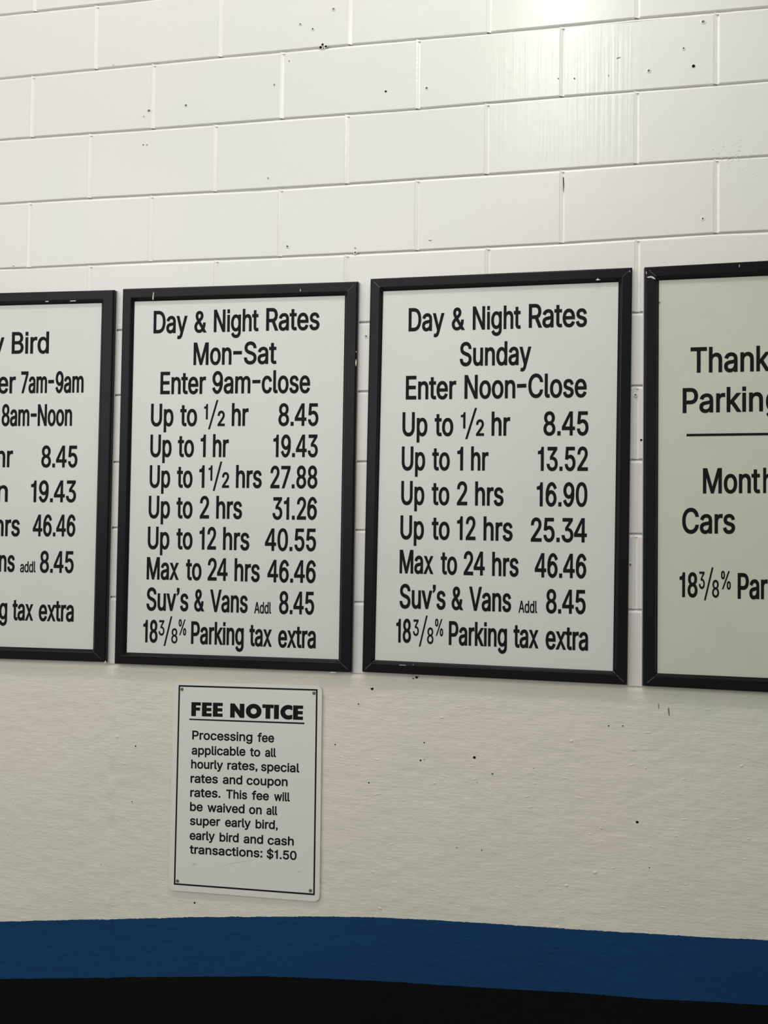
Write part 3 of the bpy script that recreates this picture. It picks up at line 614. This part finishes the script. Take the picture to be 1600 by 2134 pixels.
def put(mb, contours, P0, ex, ez, cap_src, x_src, x_ink, capm, d, Y, th=0.0005):
    """contours in font units -> metres on the plane, fattened by d metres, added to mb with a thickness"""
    W = x_ink; sx = (W - 2 * d) / (x_src[1] - x_src[0]); sy = (capm - 2 * d) / cap_src
    pos = []
    glyphs = []                      # overlapping contours of one letter are merged by their winding

    def conv(c):
        return [(d + (px - x_src[0]) * sx, d + py * sy) for px, py in c]

    def span(c): return min(q[0] for q in c), max(q[0] for q in c)
    for c, a in contours:
        lo, hi = span(c)
        for g in glyphs:
            if lo < g[1] and hi > g[0]:
                g[2].append(c); g[0] = min(g[0], lo); g[1] = max(g[1], hi); break
        else: glyphs.append([lo, hi, [c]])
    for _lo, _hi, cs in glyphs:
        grp = [fatten(conv(c), d, d) for c in cs]
        flat = [q for g in grp for q in g]
        edges = []; st = 0
        for g in grp:
            edges += [(st + i, st + (i + 1) % len(g)) for i in range(len(g))]; st += len(g)
        vv, _e, tris, *_r = delaunay_2d_cdt([Vector(q) for q in flat], edges, [], 0, 1e-7)
        keep = []
        for t_ in tris:
            m_ = sum((vv[i] for i in t_), Vector((0, 0))) / len(t_)
            if sum(winding(m_, g) for g in grp) < 0: keep.append(t_)
        tris = keep
        f3 = [P0 + ex * x + ez * y for x, y in flat]
        front = [P0 + ex * q.x + ez * q.y for q in vv]; back = [v + Vector((0, th, 0)) for v in f3]
        n = len(flat); nf = len(front)
        faces = []
        for t_ in tris:
            a, b_, c = (front[i] for i in t_)
            faces.append(tuple(t_) if (b_ - a).cross(c - a).y < 0 else tuple(reversed(t_)))
        s = 0
        for g in grp:
            m_ = len(g)
            for i in range(m_):
                j = (i + 1) % m_
                faces.append((nf + s + i, nf + s + j, nf + n + s + j, nf + n + s + i))
            s += m_
        mb.add(front + f3 + back, faces)


def word(mb, text, xl, yl, xr, yr, cap, Y, wt=0.023, capu=509, parallel=0.0):
    """ink of text from pixel (xl, baseline yl) to (xr, baseline yr), capitals cap pixels high"""
    P0, P1 = at(xl, yl, Y), at(xr, yr, Y)
    hgt = at((xl + xr) / 2, (yl + yr) / 2 - cap, Y).z - at((xl + xr) / 2, (yl + yr) / 2, Y).z
    ex = (P1 - P0); W = ex.length; ex.normalize()
    ez = Vector((parallel, 0, 1))
    cs = layout(text)
    xs = [q[0] for c, _ in cs for q in c]
    put(mb, cs, P0, ex, ez, capu, (min(xs), max(xs)), W, hgt, wt * hgt, Y)


def bar(mb, x0, x1, y0a, y1a, y0b, y1b, Y, th=0.0005):
    """a ruled bar: left end spans y0a..y1a, right end y0b..y1b"""
    v = [at(x0, y0a, Y), at(x1, y0b, Y), at(x1, y1b, Y), at(x0, y1a, Y)]
    mb.add(v + [q + Vector((0, th, 0)) for q in v], [(0, 1, 2, 3), (0, 1, 5, 4), (1, 2, 6, 5), (2, 3, 7, 6), (3, 0, 4, 7)])


def slash(mb, x0, yb, x1, yt, w, Y, th=0.0005):
    v = [at(x0, yb, Y), at(x0 + w, yb, Y), at(x1, yt, Y), at(x1 - w, yt, Y)]
    mb.add(v + [q + Vector((0, th, 0)) for q in v], [(0, 1, 2, 3), (0, 1, 5, 4), (1, 2, 6, 5), (2, 3, 7, 6), (3, 0, 4, 7)])


# ------------------------------------------------------------------ framed signs
YF = -0.022      # front of the frames
YP = -0.0105     # face of the white panels
YL = -0.0112     # face of the lettering
TH = [(0.0, 0.0), (0.0, -0.0165), (0.05, -0.0200), (0.12, -0.0212), (0.74, -0.0220), (0.80, -0.0212), (0.90, -0.0150), (1.0, -0.0118), (1.0, -0.0060)]


def rail(parent, OA, OB, IA, IB):
    v = []
    n = len(TH)
    for O, I in ((OA, IA), (OB, IB)):
        for t_, y in TH:
            q = O + (I - O) * t_; v.append((q.x, y, q.z))
    f = [(i, (i + 1) % n, n + (i + 1) % n, n + i) for i in range(n)]
    f += [tuple(range(n)), tuple(range(2 * n - 1, n - 1, -1))]
    return obj('frame_rail', v, f, M_FRAME, parent)


def framed_sign(label, outer, inner, seams, panel=None):
    """outer, inner: world points TL, TR, BR, BL"""
    cx = (outer[2].x + outer[3].x) / 2; zb = min(outer[2].z, outer[3].z)
    t_ = thing('framed_rate_sign', label, 'sign', (cx, 0, zb), 'black framed rate signs in a row on the wall')
    for i in range(4):
        j = (i + 1) % 4
        rail(t_, outer[i], outer[j], inner[i], inner[j])
    g = 0.0016
    e = [outer[0] + Vector((-g, 0, g)), outer[1] + Vector((g * 1.3, 0, g)), outer[2] + Vector((g * 1.3, 0, -g)), outer[3] + Vector((-g, 0, -g))]
    v = [(q.x, -0.0035, q.z) for q in e] + [(q.x, -0.0002, q.z) for q in e]
    obj('back_tray', v, [(0, 1, 2, 3), (7, 6, 5, 4), (0, 1, 5, 4), (1, 2, 6, 5), (2, 3, 7, 6), (3, 0, 4, 7)], M_TRAY, t_)
    c = sum(inner, Vector()) / 4
    p = [q + (q - c).normalized() * 0.006 for q in inner]
    v = [(q.x, YP, q.z) for q in p] + [(q.x, YP + 0.003, q.z) for q in p]
    obj('panel', v, [(0, 1, 2, 3), (7, 6, 5, 4), (0, 1, 5, 4), (1, 2, 6, 5), (2, 3, 7, 6), (3, 0, 4, 7)], panel or M_PANEL, t_)
    for i, w in seams:
        O, I = outer[i], inner[i]
        d = (I - O).normalized(); nrm = Vector((-d.z, 0, d.x)) * w
        v = []
        for t2 in (0.03, 0.5, 0.76, 0.98):
            q = O + (I - O) * t2; y = -0.0203 if t2 < .1 else -0.0222 if t2 < .8 else -0.0130
            v += [(q.x - nrm.x, y - .0001, q.z - nrm.z), (q.x + nrm.x, y - .0001, q.z + nrm.z)]
        o = obj('mitre_seam', v, [(0, 1, 3, 2), (2, 3, 5, 4), (4, 5, 7, 6)], M_SEAM, t_)
    return t_


def quad(pts, Y): return [at(x, y, Y) for x, y in pts]


def letter_line(parent, pieces, Y=YL, label=None, wt=0.023, gap=24):
    """one part for each run of lettering; a gap wider than gap pixels starts a new part"""
    runs = [[]]; last = None
    for p in pieces:
        x0, x1 = (p[1], p[2]) if p[0] == 'bar' else (p[1], p[3])
        if last is not None and x0 - last > gap: runs.append([])
        runs[-1].append(p); last = x1
    for run in runs:
        mb = MB()
        for p in run:
            if p[0] == 'bar': bar(mb, *p[1:], Y)
            elif p[0] == 'slash': slash(mb, *p[1:], Y)
            else: word(mb, *p[:6], Y, wt=p[6] if len(p) > 6 else wt)
        o = obj('lettering', mb.v, mb.f, M_INK, parent, smooth='keep')
        if label: o['label'] = label


S2o = [(254.6, 601), (745.5, 585.5), (731.3, 1402.2), (236.9, 1383.7)]
S2i = [(280.6, 628.6), (718.9, 616), (705.7, 1374), (264, 1359.5)]
S3o = [(771.3, 579.9), (1318, 556.2), (1307.4, 1428.5), (753.8, 1401)]
S3i = [(798.6, 607.2), (1288.5, 587.8), (1276.7, 1398.4), (781.2, 1375.3)]
o2, i2 = quad(S2o, YF), quad(S2i, YP)
o3, i3 = quad(S3o, YF), quad(S3i, YP)
W = ((o2[1] - o2[0]).length + (o3[1] - o3[0]).length) / 2
# signs cut by the photo's edges keep the same width
tr, br = at(236.8, 603.2, YF), at(218.1, 1380.6, YF)
dt = (at(0, 609.5, YF) - tr).normalized(); db = (at(0, 1373.7, YF) - br).normalized()
o1 = [tr + dt * W, tr, br, br + db * W]
itr, ibr = at(212.6, 631.6, YP), at(194.3, 1353.4, YP)
i1 = [itr + (at(0, 637, YP) - itr).normalized() * (W - 0.078), itr, ibr, ibr + (at(0, 1347.5, YP) - ibr).normalized() * (W - 0.078)]
tl, bl = at(1343.6, 555.5, YF), at(1339.6, 1430.4, YF)
o4 = [tl, tl + (at(1600, 541.8, YF) - tl).normalized() * W, bl + (at(1600, 1443.7, YF) - bl).normalized() * W, bl]
itl, ibl = at(1372.6, 584.5, YP), at(1369.3, 1402.8, YP)
i4 = [itl, itl + (at(1600, 574.6, YP) - itl).normalized() * (W - 0.078), ibl + (at(1600, 1412.9, YP) - ibl).normalized() * (W - 0.078), ibl]

s1 = framed_sign('black framed white sign reading Early Bird, leftmost of the row', o1, i1, [(2, 0.0004)])
s2 = framed_sign('black framed white rate sign for Mon-Sat, hung right above the small fee notice', o2, i2, [(1, 0.0004), (2, 0.0005)])
s3 = framed_sign('black framed white rate sign for Sunday, with Enter Noon-Close in its third line', o3, i3, [(0, 0.0006), (1, 0.0004), (2, 0.0006), (3, 0.0007)])
s4 = framed_sign('rightmost black framed sign, beginning Thank and Parking, its upper left corner chipped', o4, i4, [(0, 0.0005), (3, 0.0007)], M_PANEL_OLD)

# --- leftmost sign
C = 45.5
letter_line(s1, [('Early', -88, 739, 7.9, 737.6, C), ('Bird', 24, 737.3, 101.4, 736.5, C)])
letter_line(s1, [('Enter', -62, 820.5, 32.1, 819.6, C), ('7am', 43.3, 819.4, 97.4, 819, C), ('bar', 100.4, 112.4, 791.8, 799, 791.4, 798.6), ('9am', 115.2, 819, 173.6, 818, C)])
letter_line(s1, [('8am', 3, 887.8, 60.6, 887.8, C), ('bar', 64, 76.2, 861.6, 868.6, 861.4, 868.4), ('Noon', 78.1, 887.7, 149.6, 887.5, C)])
letter_line(s1, [('hr', -8, 973.8, 26.2, 973.8, C), ('8.45', 85.6, 974, 160.8, 974.2, C)])
letter_line(s1, [('n', -6, 1045.9, 15.7, 1045.9, C), ('19.43', 64, 1046.5, 158, 1046.8, C)])
letter_line(s1, [('hrs', -11, 1117.2, 40.7, 1117.6, C), ('46.46', 67.9, 1117.6, 156.5, 1118.2, C)])
letter_line(s1, [('Vans', -43, 1190.6, 30.1, 1191.8, C), ('addl', 41.7, 1192.6, 73.8, 1192.8, 23, 0.018), ('8.45', 82.7, 1193.4, 152.9, 1194.2, C)])
letter_line(s1, [('Parking', -90, 1289.6, 14.4, 1291.4, C), ('tax', 25.6, 1292.6, 68.3, 1293.6, C), ('extra', 80.3, 1294.2, 153.1, 1295.6, C)])

# --- Mon-Sat sign
C = 47
letter_line(s2, [('Day', 319.5, 694.8, 389.8, 693.6, C), ('&', 404.6, 693.4, 429.7, 692.8, 45), ('Night', 445.1, 692.2, 538.4, 689.9, C), ('Rates', 554.1, 689.3, 665.4, 687.4, 47.6)], label='heading Day & Night Rates')
letter_line(s2, [('Mon', 402.8, 760.8, 481.9, 759.8, C), ('bar', 485.8, 504, 731.6, 738.8, 731.2, 738.4), ('Sat', 507.9, 759, 575.8, 758.2, C)])
letter_line(s2, [('Enter', 333.7, 821.6, 428.4, 820.8, C), ('9am', 441.9, 820.4, 521.3, 819.6, C), ('bar', 525.6, 542.5, 791.8, 798.8, 791.4, 798.4), ('close', 544.9, 819.4, 645.7, 819, C + 1)])


def half(x, s, yb):   # a one-half fraction: x = [1l,1r, slash l,r, 2l,2r], s = its tops and bottoms
    return [('1', x[0], s[1], x[1], s[1], s[1] - s[0], 0.024), ('slash', x[2], s[3], x[3], s[2], 4.0 * (x[1] - x[0]) / 8.2), ('2', x[4], yb, x[5], yb, yb - s[4], 0.030)]


letter_line(s2, [('Up', 314, 888.2, 360.9, 888.2, C), ('to', 375, 888, 410.1, 888, C)] + half((424.8, 432.7, 433.3, 454.9, 453, 468.1), (841.7, 874, 833.5, 894.5, 856), 888) + [('hr', 482.5, 887.8, 517.3, 887.6, C + 1), ('8.45', 579.7, 887.5, 663, 887.4, C)])
letter_line(s2, [('Up', 312.7, 952.4, 357, 952.4, C), ('to', 370.1, 952.4, 403.6, 952.4, C), ('1', 417.4, 952.5, 428.2, 952.5, C), ('hr', 443.1, 952.5, 476, 952.5, C + 1), ('19.43', 568.9, 952.6, 661.8, 952.6, C)])
letter_line(s2, [('Up', 311.3, 1016.4, 354, 1016.4, C), ('to', 368.2, 1016.5, 400.6, 1016.5, C), ('1', 414.6, 1016.6, 425.5, 1016.6, C)] + half((434, 442.1, 443, 463, 462.2, 477), (969.7, 1001.6, 961.8, 1023, 984), 1016.7) + [('hrs', 491.2, 1016.8, 544.9, 1017, C + 1), ('27.88', 563, 1017.6, 660.9, 1017.8, C)])
letter_line(s2, [('Up', 309.3, 1080, 353.6, 1080.2, C), ('to', 367.2, 1080.4, 400.6, 1080.5, C), ('2', 416, 1080.7, 435.3, 1080.7, C), ('hrs', 450, 1081, 503.9, 1081.6, C + 1), ('31.26', 567.5, 1082.8, 659.9, 1083.2, C)])
letter_line(s2, [('Up', 307.4, 1144.2, 352.4, 1144.6, C), ('to', 367.2, 1144.8, 400.6, 1145, C), ('12', 415, 1145.3, 449.8, 1145.5, C), ('hrs', 464.2, 1146, 519.1, 1147, C + 1), ('40.55', 551.6, 1147.8, 658.1, 1148.8, C)])
letter_line(s2, [('Max', 305.2, 1207.5, 371.7, 1208.6, C), ('to', 386.9, 1209, 419.3, 1209.5, C), ('24', 432.4, 1209.8, 473.7, 1210.6, C), ('hrs', 488.2, 1211, 540.7, 1212.8, C + 1), ('46.46', 556.7, 1213.2, 657.5, 1215.2, C)])
letter_line(s2, [("Suv's", 304.8, 1272.2, 392, 1273.8, C + 1), ('&', 404.2, 1274, 424.9, 1274.4, 46), ('Vans', 437.3, 1275.2, 515.7, 1277.2, C), ('Addl', 529.5, 1278.2, 564.6, 1278.9, 24, 0.018), ('8.45', 581.1, 1279.3, 654.1, 1281, 47.5)])
letter_line(s2, [('18', 297.9, 1338.6, 327.8, 1339.2, 47), ('3', 330.2, 1324.2, 342.2, 1324.4, 32, 0.014), ('slash', 340.6, 1346, 358.9, 1284.4, 3.4), ('8', 356.5, 1340.4, 369.4, 1340.6, 31, 0.014), ('%', 371.7, 1323.6, 387.5, 1324, 33, 0.012), ('Parking', 397.7, 1341.8, 507.3, 1345.2, 47.5), ('tax', 519.1, 1346.4, 565.6, 1348, 47.5), ('extra', 579.1, 1349.2, 657.5, 1351.2, 47.5)])

# --- Sunday sign
C = 49.5
letter_line(s3, [('Day', 851, 690.6, 925.3, 689, 48.6), ('&', 941.1, 688.4, 967.8, 687.6, 47), ('Night', 984.6, 687.4, 1084.8, 684.8, 49), ('Rates', 1101.4, 683.2, 1222.8, 680.6, 50)], label='heading Day & Night Rates')
letter_line(s3, [('Sunday', 957.7, 762.8, 1106.4, 760.2, 50)])
letter_line(s3, [('Enter', 845.2, 832.6, 950.1, 831.6, 49.6), ('Noon', 967.4, 831.2, 1073.4, 829.9, 50), ('bar', 1077, 1096.5, 800.2, 808.2, 799.6, 807.6), ('Close', 1100.3, 829.2, 1222.1, 827.8, 50.4)])
letter_line(s3, [('Up', 838, 908.8, 890.2, 908.8, C + .5), ('to', 905.3, 908.8, 944.1, 908.6, C)] + half((959.8, 969.5, 969, 993.9, 991.5, 1008.3), (859, 893, 850, 915, 874), 908.4) + [('hr', 1023.8, 908.1, 1062.6, 908, C + 1), ('8.45', 1132, 907.6, 1226, 907.4, C + .8)])
letter_line(s3, [('Up', 836.6, 980.2, 885.5, 980.2, C + .5), ('to', 900.1, 980.3, 936.8, 980.4, C), ('1', 952.3, 980.5, 964.6, 980.5, C), ('hr', 981, 980.6, 1017.4, 980.8, C + 1), ('13.52', 1120.2, 981.2, 1224.7, 981.4, C + .8)])
letter_line(s3, [('Up', 835.5, 1052, 883.7, 1052.3, C + .5), ('to', 899.2, 1052.5, 935.9, 1052.7, C), ('2', 951.8, 1053, 973.4, 1053, C), ('hrs', 989.5, 1053.5, 1048.9, 1054.2, C + 1), ('16.90', 1117.9, 1055.2, 1223.5, 1056, C + 1)])
letter_line(s3, [('Up', 833.8, 1123.8, 882.9, 1124.2, C + .5), ('to', 899.2, 1124.6, 936.5, 1125, C), ('12', 951.8, 1125.3, 990.5, 1125.8, C), ('hrs', 1007, 1126.3, 1067.8, 1127.6, C + 1), ('25.34', 1105.6, 1128.8, 1222.5, 1130.6, C + 1)])
letter_line(s3, [('Max', 832.2, 1194.8, 902.3, 1196.4, C), ('to', 917.9, 1197, 952, 1198, C), ('24', 965.8, 1198.4, 1009.7, 1199.6, C + .5), ('hrs', 1025, 1200.2, 1080.2, 1201.8, C + 1), ('46.46', 1113.8, 1203, 1221.4, 1205.6, C + 1.4)])
letter_line(s3, [("Suv's", 832.2, 1267.6, 928, 1270.4, C + 1.5), ('&', 940.6, 1270.8, 964.3, 1271.6, 48.5), ('Vans', 977.1, 1272.5, 1064.7, 1275.4, C + 1), ('Addl', 1080.2, 1276.7, 1119, 1277.7, 25.4, 0.018), ('8.45', 1137.3, 1277.8, 1220, 1280, 50.3)])
letter_line(s3, [('18', 825, 1338.8, 856, 1339.6, 49.5), ('3', 860.2, 1324.8, 872.4, 1325.2, 34, 0.014), ('slash', 872.4, 1347.4, 891, 1282.9, 3.4), ('8', 889.5, 1341.6, 902.9, 1342, 34, 0.014), ('%', 906, 1325, 923, 1325.6, 35.5, 0.012), ('Parking', 934.8, 1344, 1056, 1348.6, 50.2), ('tax', 1069.5, 1349.4, 1121.4, 1351.4, 50.4), ('extra', 1136.5, 1352.8, 1225, 1356, 50.4)])

# --- rightmost sign
letter_line(s4, [('Than', 1438.5, 777, 1570.5, 774, 53.4), ('k', 1575.7, 773.8, 1604, 773.2, 53.4)])
letter_line(s4, [('Parkin', 1422.1, 860.8, 1589.6, 857.2, 52.4), ('g', 1595.6, 857, 1622, 856.4, 52.4)])
rl = MB(); bar(rl, 1430.2, 1760, 904.2, 909.2, 899.6, 905, YL)
ro = obj('ruled_line', rl.v, rl.f, M_INK, s4, smooth='keep')
letter_line(s4, [('Mont', 1464.4, 1028.4, 1583.6, 1027.6, 53), ('hly', 1589.9, 1027.6, 1646, 1027.2, 53)])
letter_line(s4, [('Cars', 1421, 1111.9, 1531.4, 1112, 53.4)])
letter_line(s4, [('18', 1415.6, 1244.2, 1453.2, 1245, 51.8), ('3', 1456, 1226.9, 1468.4, 1227.3, 36, 0.014), ('slash', 1466.6, 1251, 1486.4, 1182.4, 3.6), ('8', 1483.5, 1245, 1498, 1245.4, 36.6, 0.014), ('%', 1502, 1227.8, 1522.4, 1228.4, 38, 0.012), ('Par', 1536.8, 1247.8, 1599.3, 1249, 54), ('king', 1603, 1249, 1668, 1250.6, 54)])

# --- chips and scrapes of white paint on the frames
for sgn, lst in ((s2, [([(319.4, 608.5), (320.8, 610), (320, 617), (319.6, 624.5), (318, 625), (317.4, 621), (318.6, 614)], -0.0224),
                       ([(625.6, 601.5), (626.6, 603), (626, 607.5), (624.8, 607)], -0.0224),
                       ([(685.5, 1402), (692, 1399.8), (699.5, 1401), (700, 1402.6)], -0.0222),
                       ([(741.6, 748), (743, 752), (742.4, 760), (741, 764), (740.2, 756)], -0.0214),
                       ([(741.4, 731), (743.2, 733), (742.2, 735)], -0.0214)]),
                 (s3, [([(1240.5, 583.8), (1244, 581.6), (1245.2, 579.2), (1247, 581.8), (1251.5, 583.2), (1246, 584.2)], -0.0224),
                       ([(831.5, 1385.3), (845.5, 1386), (845.5, 1387), (832, 1386.4)], -0.0224),
                       ([(1311, 563), (1313.2, 565), (1312.2, 567.5)], -0.0218),
                       ([(859.6, 1384.4), (861.2, 1384.6), (861, 1386), (859.8, 1385.8)], -0.0224)]),
                 (s4, [([(1347.5, 577.5), (1351, 576.2), (1357, 575.2), (1361.5, 577), (1366, 581.8), (1362, 581.4), (1356.5, 578.6), (1350, 579)], -0.0224),
                       ([(1346, 565), (1347.6, 569), (1347, 571.5), (1345.6, 569)], -0.0215),
                       ([(1372.4, 630), (1376, 628), (1375, 631.4), (1373, 632)], -0.0118),
                       ([(1540, 551), (1541, 551), (1540.6, 557), (1539.4, 556)], -0.0224)]),
                 (s1, [([(94, 627.6), (101, 627.2), (101, 629), (95, 629.2)], -0.0218),
                       ([(146, 626.6), (158, 625.9), (158, 627.6), (146, 628.2)], -0.0218),
                       ([(216.8, 1381), (219.6, 1376.5), (221.2, 1380), (218.6, 1382.4)], -0.0206)])):
    for pts, Y in lst: scratch(pts, M_CHIP if pts[0] != (1372.4, 630) else M_GREYH, Y, sgn, 'paint_chip')

# ------------------------------------------------------------------ small fee notice
YN, YT = -0.0075, -0.0079
nc = [at(362.1, 1420.6, YN), at(671, 1429.3, YN), at(665.6, 1879.7, YN), at(351.6, 1855, YN)]
nt = thing('fee_notice', 'small white metal notice headed FEE NOTICE, screwed below the Mon-Sat sign', 'sign', ((nc[2].x + nc[3].x) / 2, 0, min(nc[2].z, nc[3].z)))


def rounded(q, r_, n=6):
    out = []
    for i in range(4):
        p, a, c = q[i], (q[i - 1] - q[i]).normalized(), (q[(i + 1) % 4] - q[i]).normalized()
        for k in range(n + 1):
            t2 = k / n
            out.append((p + a * r_) * (1 - t2) ** 2 + p * 2 * t2 * (1 - t2) + (p + c * r_) * t2 ** 2)
    return out


ro_ = rounded(nc, 0.020); n = len(ro_)
v = [(q.x, YN, q.z) for q in ro_] + [(q.x, YN + 0.0020, q.z) for q in ro_] + [(q.x, YN + 0.0082, q.z) for q in rounded([q * .97 + (sum(nc, Vector()) / 4) * .03 for q in nc], 0.018)]
f = [tuple(range(n))] + [(i, (i + 1) % n, n + (i + 1) % n, n + i) for i in range(n)] + [(n + i, n + (i + 1) % n, 2 * n + (i + 1) % n, 2 * n + i) for i in range(n)]
obj('plate', v, f, M_PLATE, nt)
bo = [at(x, y, YT) for x, y in ((372.2, 1427.6), (661.6, 1436.3), (655.7, 1865.8), (362.1, 1843.6))]
cc = sum(bo, Vector()) / 4
wd = 0.0046
bi = [bo[0] + Vector((wd, 0, -wd)), bo[1] + Vector((-wd, 0, -wd)), bo[2] + Vector((-wd, 0, wd)), bo[3] + Vector((wd, 0, wd))]
bb = [q + Vector((0, 0.0005, 0)) for q in bo + bi]
obj('border_line', bo + bi + bb, [(i, (i + 1) % 4, 4 + (i + 1) % 4, 4 + i) for i in range(4)] + [(i, (i + 1) % 4, 8 + (i + 1) % 4, 8 + i) for i in range(4)] + [(4 + i, 4 + (i + 1) % 4, 12 + (i + 1) % 4, 12 + i) for i in range(4)], M_INK, nt)
for x, y in ((379.2, 1436.3), (654, 1444.5), (369.8, 1835.8), (646.8, 1855.8)):
    c = at(x, y, YN); mb = MB(); n = 14; R_ = 0.0048
    ang = rnd.uniform(0, 3.1)
    prof = [(1.0, 0.0), (0.98, 0.0012), (0.8, 0.0022), (0.45, 0.0029), (0.42, 0.0016), (0.0, 0.0016)]
    vs = [(c.x + R_ * rr * math.cos(2 * math.pi * j / n), YN - d, c.z + R_ * rr * math.sin(2 * math.pi * j / n)) for rr, d in prof[:-1] for j in range(n)] + [(c.x, YN - 0.0016, c.z)]
    fs = [(k * n + j, k * n + (j + 1) % n, (k + 1) * n + (j + 1) % n, (k + 1) * n + j) for k in range(4) for j in range(n)] + [(4 * n + j, 4 * n + (j + 1) % n, 5 * n) for j in range(n)]
    so = obj('screw', vs, fs, M_SCREW, nt, smooth=True)

for pts in ([(455, 1806), (480, 1799), (503, 1795.5), (527, 1791.6), (527, 1792.4), (503, 1796.6), (480, 1800.2)], [(400, 1800), (408, 1799), (410, 1801.5), (403, 1802.5)], [(619, 1817), (626, 1815), (627, 1817), (621, 1819)]):
    scratch(pts, M_SMEAR, YT + 0.0002, nt, 'scuff_mark')

# heading in a heavy geometric face, drawn by hand
U = {'F': (95, [[(0, 0), (0, 100), (62, 100), (62, 78), (30, 78), (30, 62), (58, 62), (58, 41), (30, 41), (30, 0)]]),
     'E': (74, [[(0, 0), (0, 100), (64, 100), (64, 78), (30, 78), (30, 61), (62, 61), (62, 39), (30, 39), (30, 22), (64, 22), (64, 0)]]),
     'N': (105, [[(0, 0), (0, 100), (28, 100), (64, 50), (64, 100), (94, 100), (94, 0), (66, 0), (30, 50), (30, 0)]]),
     'T': (80, [[(24, 0), (24, 76), (2, 76), (2, 100), (76, 100), (76, 76), (54, 76), (54, 0)]]),
     'I': (42, [[(0, 0), (0, 100), (31, 100), (31, 0)]])}
U['F'] = (72, U['F'][1])
ring_o = [(52 + 52 * math.cos(-2 * math.pi * k / 28), 50 + 52 * math.sin(-2 * math.pi * k / 28)) for k in range(28)]
ring_i = [(52 + 21 * math.cos(2 * math.pi * k / 20), 50 + 22 * math.sin(2 * math.pi * k / 20)) for k in range(20)]
U['O'] = (108, [ring_o, ring_i])
co = [(52 + 52 * math.cos(math.radians(a)), 50 + 52 * math.sin(math.radians(a))) for a in range(300, 60, -15)]
ci = [(54 + 24 * math.cos(math.radians(a)), 50 + 23 * math.sin(math.radians(a))) for a in range(60, 301, 20)]
U['C'] = (84, [co + [(78, 95), (78, 66)] + ci[1:-1] + [(78, 34), (78, 5)]])


def heading(mb, text, xl, yl, xr, yr, cap):
    cs = []; x = 0
    for ch in text:
        adv, g = U[ch]
        for s in g: cs.append(([(a + x, b_) for a, b_ in s], area2(s)))
        x += adv
    P0, P1 = at(xl, yl, YT), at(xr, yr, YT); ex = P1 - P0; W_ = ex.length; ex.normalize()
    h_ = at(xl, yl - cap, YT).z - at(xl, yl, YT).z
    xs = [q[0] for c_, _ in cs for q in c_]
    put(mb, cs, P0, ex, Vector((0, 0, 1)), 100, (min(xs), max(xs)), W_, h_, 0.0003, YT)


mb = MB()
heading(mb, 'FEE', 398.4, 1492.2, 463.6, 1494, 29)
o = obj('lettering', mb.v, mb.f, M_INK, nt, smooth='keep'); o['label'] = 'heavy black word FEE'
mb = MB()
heading(mb, 'NOTICE', 479.3, 1495.2, 631.1, 1500.4, 29.4)
o = obj('lettering', mb.v, mb.f, M_INK, nt, smooth='keep'); o['label'] = 'heavy black word NOTICE'
mb = MB(); bar(mb, 394.4, 634.2, 1497.6, 1500.4, 1506, 1509.2, YT)
obj('underline', mb.v, mb.f, M_INK, nt, smooth='keep')
K = 18.8
for row in [[('Processing', 400.3, 1541, 525.7, 1545.4), ('fee', 536.2, 1546.2, 570.9, 1547.4)],
            [('applicable', 399.1, 1572.6, 511.1, 1575.4), ('to', 520.5, 1576.2, 542, 1577), ('all', 552.1, 1577.2, 574.9, 1578)],
            [('hourly', 398, 1601.4, 464.3, 1603.6), ('rates,', 473.4, 1603.8, 536.2, 1605.8), ('special', 543.7, 1606.8, 623.6, 1610)],
            [('rates', 396.8, 1631.2, 453.7, 1633), ('and', 464, 1633.6, 504.6, 1635), ('coupon', 513.5, 1635.6, 599, 1638.6)],
            [('rates.', 396.1, 1660.6, 458.9, 1662.6), ('This', 471, 1664, 514.6, 1666), ('fee', 524.5, 1666.8, 560, 1668.2), ('will', 570.9, 1669, 603.7, 1670.4)],
            [('be', 395.6, 1690, 422, 1691), ('waived', 432, 1692, 509.3, 1695.2), ('on', 518.6, 1696.2, 545, 1697.4), ('all', 555, 1698, 577.7, 1699)],
            [('super', 395.6, 1719.4, 458.4, 1721.8), ('early', 468.7, 1722.8, 522.1, 1725), ('bird,', 532.2, 1726.4, 578.4, 1728.4)],
            [('early', 394.9, 1750, 447.2, 1752), ('bird', 457.2, 1753.8, 497, 1755.6), ('and', 507.4, 1757.2, 547.9, 1759), ('cash', 557.3, 1760.2, 611.9, 1762.4)],
            [('transactions:', 394.9, 1779, 546.3, 1787.4), ('$1.50', 555.4, 1788.6, 617.7, 1792.6)]]:
    letter_line(nt, [(*p, K) for p in row], Y=YT, wt=0.034)
